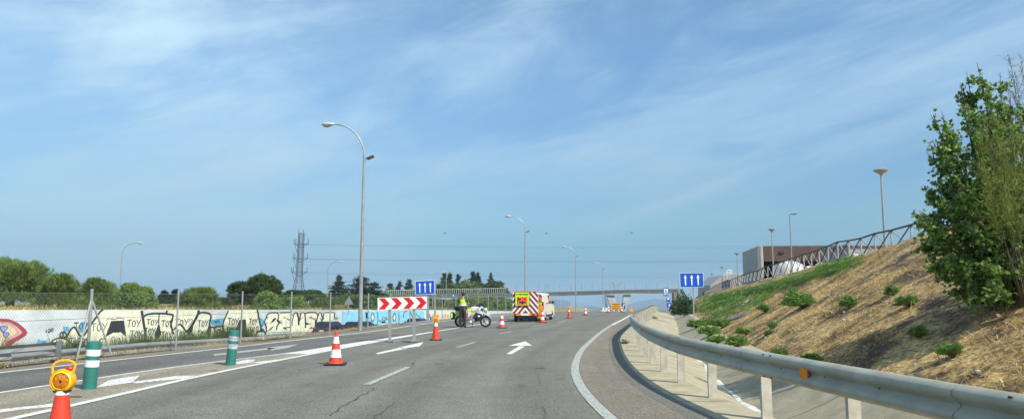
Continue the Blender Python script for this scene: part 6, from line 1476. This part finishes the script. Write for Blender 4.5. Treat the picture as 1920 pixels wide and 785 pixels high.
def seg(x, segs):
    w_, h_ = .20, .37; zc2 = (sz0 + sz1) / 2; th = .05
    S_ = {'a': (0, h_ / 2, w_, th), 'g': (0, 0, w_, th), 'd': (0, -h_ / 2, w_, th), 'b': (w_ / 2, h_ / 4, th, h_ / 2), 'c': (w_ / 2, -h_ / 4, th, h_ / 2), 'f': (-w_ / 2, h_ / 4, th, h_ / 2), 'e': (-w_ / 2, -h_ / 4, th, h_ / 2)}
    for i, k in enumerate(segs): dx, dz, sw_, sh = S_[k]; b.box((x + dx, -.108 - .0007 * i, zc2 + dz), (sw_ * (.96 if sw_ > .1 else 1), .008, sh * (.94 if sh > .1 else 1)))
seg(xc - .13, 'abged'); seg(xc + .16, 'abcfgd' ); b.build('digits', SEG, dp)
b = MB(); b.box((0, .85, .60), (pw * .9, 1.6, .10)); b.box((0, .05, .47), (pw * .86, .08, .15)); b.build('chassis', OR, t, bevel=.01)
b = MB(); b.box((0, .9, 1.15), (pw * .84, 1.4, 1.0)); b.build('cabinet', mat('trailer_grey', (.35, .33, .30), .6, var=.08), t, bevel=.02)
b = MB(); b.box((-.03, -.01, .47), (.52, .02, .12)); b.build('number_plate', WHITE, t)
for x in (-.45, .32): b = MB(); b.box((x + (-.2 if x < 0 else .2), -.015, .47), (.16, .03, .09)); b.build('tail_light', mat('rear_lamp', (.45, .01, .01)), t)
for s in (-1, 1): wheel(t, (s * pw * .40, .55, .29), .29, .19, 'x'); b = MB(); b.box((s * pw * .40, .55, .61), (.26, .75, .05)); b.build('mudguard', DARK, t, bevel=.015)
b = MB(); b.tube([(0, 1.6, .5), (0, 2.6, .45)], .05, 6); b.build('drawbar', OR, t); b = MB(); b.box((0, .03, z1_ + .02), (pw + .02, .1, .04)); b.build('top_bar', OR, t)
p = at(1012, 580, 48); o = thing('equipment_box', 'orange equipment box standing upright between the trailer and the van', 'box', (p.x + .02, 48.2, 0), -.2); b = MB(); b.box((0, 0, .68), (.36, .4, .62)); b.build('housing', OR, o, bevel=.03); b = MB(); b.box((-.06, .0, .28), (.30, .36, .22)); b.build('foot_box', OR, o, bevel=.02)
for s in (-1, 1): b = MB(); b.tube([(s * .13, 0, 0), (s * .13, 0, .2)], .03, 6); b.build('leg', DARK, o)
b = MB(); b.tube([(-.05, 0, .95), (-.05, 0, 1.65)], .02, 6); b.build('pole', DARK, o)

# ---------------------------------------------------------------- police motorcycle (outline measured in the enlarged photo)
Ym = 38.8; sc_ = Ym / F
def mm(u, v): return ((840 + u / 10.755 - 884) * sc_, (612.0 - (545 + v / 10.755)) * sc_)
t = thing('police_motorcycle', 'white and lime police motorcycle on its side stand with a blue light on a pole', 'motorcycle', (xat(884, Ym), Ym, .004), R(3))
MW = mat('moto_white', (.70, .72, .74), .25, var=.05, coat=.5); MS = mat('moto_silver', (.40, .42, .45), .3, .3, var=.08)
def pr(name, pts, y0, y1, m, par=None, bev=.012): b = MB(); b.prism([mm(*p) for p in pts], lambda u, v: Vector((u, y0, v)), lambda u, v: Vector((u, y1, v))); return b.build(name, m, par or t, bevel=bev)
rx_, rz_ = mm(255, 605); wheel(t, (rx_, 0, .30), .30, .17, 'y', 28, 10, MS); fx_, fz_ = mm(756, 595); fw = wheel(t, (fx_, 0, .295), .295, .12, 'y', 32, 10, mat('moto_rim', (.62, .62, .62), .35, .3, var=.05))
b = MB(); b.lathe([(.09, -.075), (.145, -.075), (.145, -.068), (.09, -.068)], 24, (fx_, 0, .295), Matrix.Rotation(R(90), 3, 'X'), cap=False); b.build('brake_disc', CHROME, fw)
for s in (-1, 1): b = MB(); b.tube([(fx_, s * .09, .295), tuple((mm(690, 380)[0], s * .09, mm(690, 380)[1]))], [.022, .028], 8); b.build('fork', MS, t)
arcp = [(fx_ + .33 * math.cos(a), .295 + .33 * math.sin(a)) for a in [R(28 + i * 13) for i in range(10)]]; arci = [(fx_ + .305 * math.cos(a), .295 + .305 * math.sin(a)) for a in [R(28 + i * 13) for i in range(10)]]
b = MB(); b.prism(arcp + arci[::-1], lambda u, v: Vector((u, -.075, v)), lambda u, v: Vector((u, .075, v))); b.build('front_mudguard', MW, t)
fa = pr('fairing', [(600, 365), (640, 325), (690, 308), (755, 350), (800, 405), (822, 460), (832, 515), (800, 500), (755, 470), (700, 452), (650, 410)], -.22, .22, MW)
b = MB(); [b.prism([mm(*q) for q in ((u, v), (u + 22, v + 8), (u + 12, v + 60), (u - 10, v + 48))], lambda x, z: Vector((x, -.226, z)), lambda x, z: Vector((x, -.221, z))) for u, v in ((665, 345), (695, 358), (728, 372), (760, 392))]; b.build('lettering', DARK, fa)
pr('fuel_tank', [(440, 362), (470, 325), (530, 312), (610, 325), (640, 360), (600, 400), (540, 425), (480, 400)], -.17, .17, MW, bev=.04)
pr('side_panel', [(465, 400), (540, 385), (600, 400), (590, 430), (540, 440), (480, 430)], -.19, .19, MS)
pr('tail_panel', [(385, 362), (430, 345), (460, 372), (470, 415), (400, 428)], -.17, .17, LIME); pr('lime_stripe', [(465, 432), (555, 443), (535, 468), (470, 466)], -.195, .195, LIME)
pr('lower_panel', [(455, 470), (535, 470), (500, 520), (470, 540)], -.18, .18, MS)
pr('engine', [(470, 470), (560, 430), (690, 470), (680, 540), (640, 600), (530, 625), (450, 590), (440, 520)], -.14, .14, DARK); b = MB(); q = mm(618, 508); b.ell((q[0], -.22, q[1]), (.10, .10, .085), 14, 8); b.build('cylinder_head', CHROME, t, smooth=True); b = MB(); b.ell((q[0], .22, q[1]), (.10, .10, .085), 14, 8); b.build('cylinder_head', CHROME, t, smooth=True)
pr('seat', [(250, 345), (390, 345), (450, 365), (440, 385), (380, 375), (250, 380)], -.15, .15, DARK); pr('instrument_cluster', [(570, 300), (640, 245), (690, 240), (730, 275), (770, 335), (740, 345), (690, 308), (640, 320)], -.16, .16, DARK)
SCR = mat('smoked_screen', (.22, .26, .30), .1, var=.05)
b = MB(); A_, B_, C_, D_ = mm(535, 182), mm(610, 165), mm(745, 300), mm(700, 292)
b.add([(A_[0], -.20, A_[1]), (A_[0], .20, A_[1]), (D_[0], .22, D_[1]), (D_[0], -.22, D_[1]), (B_[0], -.16, B_[1]), (B_[0], .16, B_[1]), (C_[0], .2, C_[1]), (C_[0], -.2, C_[1])], [(4, 5, 6, 7), (0, 1, 5, 4)]); o = b.build('windscreen', SCR, t); so = o.modifiers.new('s', 'SOLIDIFY'); so.thickness = .006
for s in (-1, 1):
    q = mm(762, 272); b = MB(); b.box((q[0], s * .36, q[1]), (.04, .15, .09)); b.tube([(q[0], s * .36, q[1]), (mm(690, 290)[0], s * .1, mm(690, 290)[1])], .012, 6); b.build('mirror', DARK, t); b = MB(); q = mm(610, 300); b.tube([(q[0], s * .36, q[1]), (mm(680, 300)[0], s * .08, mm(680, 300)[1])], .018, 6); b.build('handlebar', DARK, t)
pr('headlight', [(758, 330), (785, 340), (792, 385), (768, 378)], -.12, .12, LIME)
for s in (-1, 1):
    pn = pr('pannier', [(165, 385), (345, 385), (355, 440), (335, 525), (190, 530), (165, 470)], s * .20, s * .42, DARK)
    b = MB(); [b.prism([mm(*q) for q in ((u, 400), (u + 26, 400), (u + 20, 500), (u - 4, 500))], lambda x, z: Vector((x, s * .421, z)), lambda x, z: Vector((x, s * .428, z))) for u in (178, 212)]; b.build('lime_stripe', LIME, pn)
pr('top_case', [(150, 312), (290, 308), (296, 380), (160, 392), (120, 370)], -.20, .20, DARK, bev=.03)
pr('rear_bag', [(60, 430), (110, 415), (160, 470), (150, 560), (90, 575), (55, 520)], -.30, .30, DARK, bev=.03); pr('lime_panel', [(66, 445), (100, 440), (104, 525), (74, 535)], -.31, -.301, LIME)
pr('side_reflector', [(370, 440), (412, 440), (412, 535), (372, 535)], -.43, -.40, mat('red_white_box', (.65, .10, .10), .4, var=.3, scale=9)); b = MB(); q, q2 = mm(105, 122), mm(135, 360); b.tube([(q[0], -.1, q[1]), (q2[0], -.1, q2[1])], .014, 6); b.build('light_pole', DARK, t)
q = mm(102, 105); b = MB(); b.lathe([(.075, -.03), (.085, .0), (.07, .035), (1e-5, .045)], 14, (q[0], -.1, q[1])); b.build('blue_light', mat('blue_beacon', (.02, .35, .8), .2, var=.05), t, smooth='auto')
pr('exhaust', [(340, 585), (470, 605), (500, 640), (360, 640)], -.24, -.15, CHROME, bev=.03); pr('frame', [(420, 545), (470, 520), (545, 590), (530, 625), (470, 640), (425, 600)], -.19, -.13, CHROME); b = MB(); q, q2 = mm(500, 610), mm(490, 712); b.tube([(q[0], -.15, q[1]), (q2[0], -.30, .0)], .016, 6); b.build('side_stand', DARK, t)
b = MB(); b.tube([(rx_, -.1, .30), (mm(470, 560)[0], -.1, mm(470, 560)[1])], .035, 6); b.build('swing_arm', DARK, t); pr('rear_mudguard', [(165, 500), (255, 470), (345, 500), (365, 560), (340, 540), (255, 500), (180, 540)], -.08, .08, DARK)

# ---------------------------------------------------------------- people
SKIN = mat('skin', (.42, .24, .17), .6, var=.06); TROU = mat('dark_green_trousers', (.022, .034, .034), .8, var=.15, scale=12, bump=.4, bscale=25); SHIRT = mat('dark_green_shirt', (.015, .075, .045), .8, var=.12, scale=12); VEST = mat('lime_vest', (.56, .85, .03), .6, var=.10, scale=10, bump=.4, bscale=18); HAIR = mat('dark_hair', (.03, .02, .015), .7, var=.3, scale=30); BOOT = mat('boots', (.02, .02, .022), .5, var=.2)
def skin(name, J, E, m, parent, sub=2):
    names = list(J); idx = {k: i for i, k in enumerate(names)}; me = bpy.data.meshes.new(name); me.from_pydata([J[k][0] for k in names], [(idx[a], idx[b_]) for a, b_ in E], []); o = bpy.data.objects.new(name, me); C.objects.link(o)
    if parent: o.parent = parent
    md = o.modifiers.new('skin', 'SKIN'); md.use_smooth_shade = True; sv = me.skin_vertices[0].data
    for i, k in enumerate(names): r = J[k][1]; sv[i].radius = (r, r) if not isinstance(r, tuple) else r; sv[i].use_root = (i == 0)
    o.modifiers.new('sub', 'SUBSURF').levels = sub; o.modifiers['sub'].render_levels = sub; me.materials.append(m); return o
def chain(*n): return list(zip(n, n[1:]))
def figure(t, P, vest, hairm, sub=2):
    J = {'pel': (P['pel'], (.13, .10)), 'spi': (P['spi'], (.12, .095)), 'che': (P['che'], (.15, .10)), 'nec': (P['nec'], .055), 'jaw': (P['jaw'], (.062, .075)), 'hea': (P['hea'], (.078, .092)), 'top': (P['top'], (.055, .065))}; E = chain('pel', 'spi', 'che', 'nec', 'jaw', 'hea', 'top')
    for s in 'LR':
        for k, r in (('sho', .058), ('elb', .043), ('wri', .028), ('hip', .09), ('kne', .06), ('ank', .04), ('toe', .036)): J[k + s] = (P[k + s], r)
        E += chain('che', 'sho' + s, 'elb' + s, 'wri' + s) + chain('pel', 'hip' + s, 'kne' + s, 'ank' + s, 'toe' + s)
        w_, e_ = Vector(P['wri' + s]), Vector(P['elb' + s]); d = (w_ - e_).normalized(); sd_ = d.cross(Vector((0, 0, 1))).normalized(); upv = sd_.cross(d); pa = w_ + d * .07; J['pal' + s] = (tuple(pa), (.034, .02)); E.append(('wri' + s, 'pal' + s)); curl = Vector((0, 0, -1)) if upv.z > 0 else upv
        for i, (o_, l_) in enumerate(((-.030, .070), (-.010, .082), (.010, .077), (.029, .060))):
            b1 = pa + d * .028 + sd_ * o_; b2 = b1 + d * l_ * .5; b3 = b2 + (d * .6 + curl * .8).normalized() * l_ * .5
            for k, v in ((f'f{i}a{s}', b1), (f'f{i}b{s}', b2), (f'f{i}c{s}', b3)): J[k] = (tuple(v), .0085)
            E += chain('pal' + s, f'f{i}a{s}', f'f{i}b{s}', f'f{i}c{s}')
        tn = w_ + d * .03 + sd_ * (-.035 if s == 'R' else .035); t2 = tn + (d * .7 + sd_ * (-.5 if s == 'R' else .5)).normalized() * .04; J['ta' + s] = (tuple(tn), .011); J['tb' + s] = (tuple(t2), .009); E += chain('pal' + s, 'ta' + s, 'tb' + s)
    body = skin('body', J, E, SKIN, t, sub)
    g = lambda k, r: (P[k], r)
    J = {'pel': g('pel', (.165, .135)), 'wai': (tuple(Vector(P['pel']).lerp(Vector(P['spi']), .45)), (.15, .12))}; E = [('pel', 'wai')]
    for s in 'LR':
        J['hip' + s] = g('hip' + s, .115); J['kne' + s] = g('kne' + s, .085); J['ank' + s] = (tuple(Vector(P['ank' + s]) + Vector((0, 0, .03))), .075); E += chain('pel', 'hip' + s, 'kne' + s, 'ank' + s)
    skin('trousers', J, E, TROU, t, sub)
    J = {'spi': g('spi', (.145, .115)), 'che': g('che', (.175, .125)), 'col': (tuple(Vector(P['nec']) - Vector((0, 0, .03))), .065)}; E = chain('spi', 'che', 'col')
    for s in 'LR': J['sho' + s] = g('sho' + s, .077); J['sle' + s] = (tuple(Vector(P['sho' + s]).lerp(Vector(P['elb' + s]), .75)), .066); E += chain('che', 'sho' + s, 'sle' + s)
    skin('shirt', J, E, SHIRT, t, sub)
    a, c, d = Vector(P['pel']), Vector(P['spi']), Vector(P['che']); J = {'hem': (tuple(a.lerp(c, .55)), (.165, .13)), 'spi': g('spi', (.17, .135)), 'che': g('che', (.20, .145)), 'shl': (tuple(d.lerp(Vector(P['nec']), .55)), (.17, .10))}; skin('vest', J, chain('hem', 'spi', 'che', 'shl'), vest, t, sub)
    hp = Vector(P['hea']); tp = Vector(P['top']); hv = (tp - hp).normalized(); b = MB(); b.ell(tuple(hp + hv * .045 + Vector((0, -.012, 0))), (.092, .105, .095), 16, 10); b.build('hair', hairm, t, smooth=True)
    for s in 'LR':
        a, c = Vector(P['ank' + s]), Vector(P['toe' + s]); J = {'a': (tuple(a + Vector((0, 0, .07))), .062), 'b': (tuple(a - Vector((0, 0, .03))), .058), 'c': (tuple(c), .05)}; skin('boot', J, chain('a', 'b', 'c'), BOOT, t, 1)
        e = hp + Vector((.088 if s == 'R' else -.088, 0, -.01)); 
    b = MB(); b.ell(tuple(hp + Vector((0, .105, -.015))), (.014, .022, .022), 8, 6); b.build('nose', SKIN, t, smooth=True)
    for s in (-1, 1): b = MB(); b.ell(tuple(hp + Vector((s * .086, 0, -.01))), (.014, .022, .034), 8, 6); b.build('ear', SKIN, t, smooth=True); b = MB(); b.ell(tuple(hp + Vector((s * .032, .092, .012))), (.013, .008, .009), 8, 6); b.build('eye', DARK, t)
    b = MB(); b.ell(tuple(hp + Vector((0, .096, -.055))), (.026, .008, .006), 8, 5); b.build('mouth', mat('lips', (.35, .12, .10), .5, var=.05), t)
    return body
Yo = 38.15; t = thing('person', 'police officer in a lime vest and dark trousers standing beside the motorcycle seen from behind', 'person', (xat(868, Yo), Yo, .004), R(-14))
P = {'pel': (0, 0, .95), 'spi': (0, .005, 1.14), 'che': (0, .01, 1.34), 'nec': (.005, .03, 1.50), 'jaw': (.01, .05, 1.575), 'hea': (.012, .05, 1.64), 'top': (.012, .045, 1.70)}
for s, k in (('L', -1), ('R', 1)):
    P.update({'sho' + s: (k * .185, .01, 1.43), 'hip' + s: (k * .095, 0, .90), 'kne' + s: (k * .105, .015, .50), 'ank' + s: (k * .11, -.01, .095), 'toe' + s: (k * .13, .13, .045)})
P.update({'elbL': (-.25, .10, 1.17), 'wriL': (-.08, .30, 1.22), 'elbR': (.25, .13, 1.17), 'wriR': (.17, .36, 1.30)})
figure(t, P, VEST, HAIR)
b = MB(); b.lathe([(.175, .985), (.18, 1.0), (.18, 1.03), (.175, 1.045)], 20, (0, 0, 0), Matrix.Diagonal((1, .80, 1))); b.build('belt', BOOT, t); b = MB(); b.box((-.17, -.02, .98), (.06, .09, .15)); b.build('holster', BOOT, t, bevel=.015); b = MB(); b.box((.17, -.05, 1.0), (.05, .08, .10)); b.build('pouch', BOOT, t, bevel=.015)
b = MB(); b.lathe([(.193, 1.10), (.198, 1.11), (.198, 1.15), (.193, 1.16)], 20, (0, .005, 0), Matrix.Diagonal((.98, .79, 1))); b.build('vest_band', REFL, t)
b = MB(); b.box((.06, .42, 1.31), (.12, .015, .17), M=Matrix.Rotation(R(-30), 3, 'X')); ob = b.build('notebook', WHITE, loc=t.location); ob.rotation_euler = t.rotation_euler; tag(ob, 'small white notebook held up in the hands of the police officer', 'notebook')
for i, (px, Y, rz, lab) in enumerate(((1157.5, 108, .5, 'crouching worker in a lime vest right of the orange text board'), (1163.5, 109, -.7, 'second crouching worker in a lime vest beside the tiny cone'))):
    p = at(px, 583, Y); t = thing('person', lab, 'person', (p.x, Y, roadz(Y) + .002), rz, 'crouching roadworkers in lime vests')
    P = {'pel': (0, 0, .28), 'spi': (0, .10, .42), 'che': (0, .22, .60), 'nec': (0, .30, .73), 'jaw': (0, .35, .78), 'hea': (0, .37, .84), 'top': (0, .37, .90)}
    for s, k in (('L', -1), ('R', 1)): P.update({'sho' + s: (k * .18, .22, .66), 'elb' + s: (k * .25, .36, .46), 'wri' + s: (k * .14, .50, .32), 'hip' + s: (k * .10, .02, .27), 'kne' + s: (k * .18, .38, .42), 'ank' + s: (k * .14, .12, .09), 'toe' + s: (k * .16, .27, .045)})
    figure(t, P, VEST, HAIR, 1)
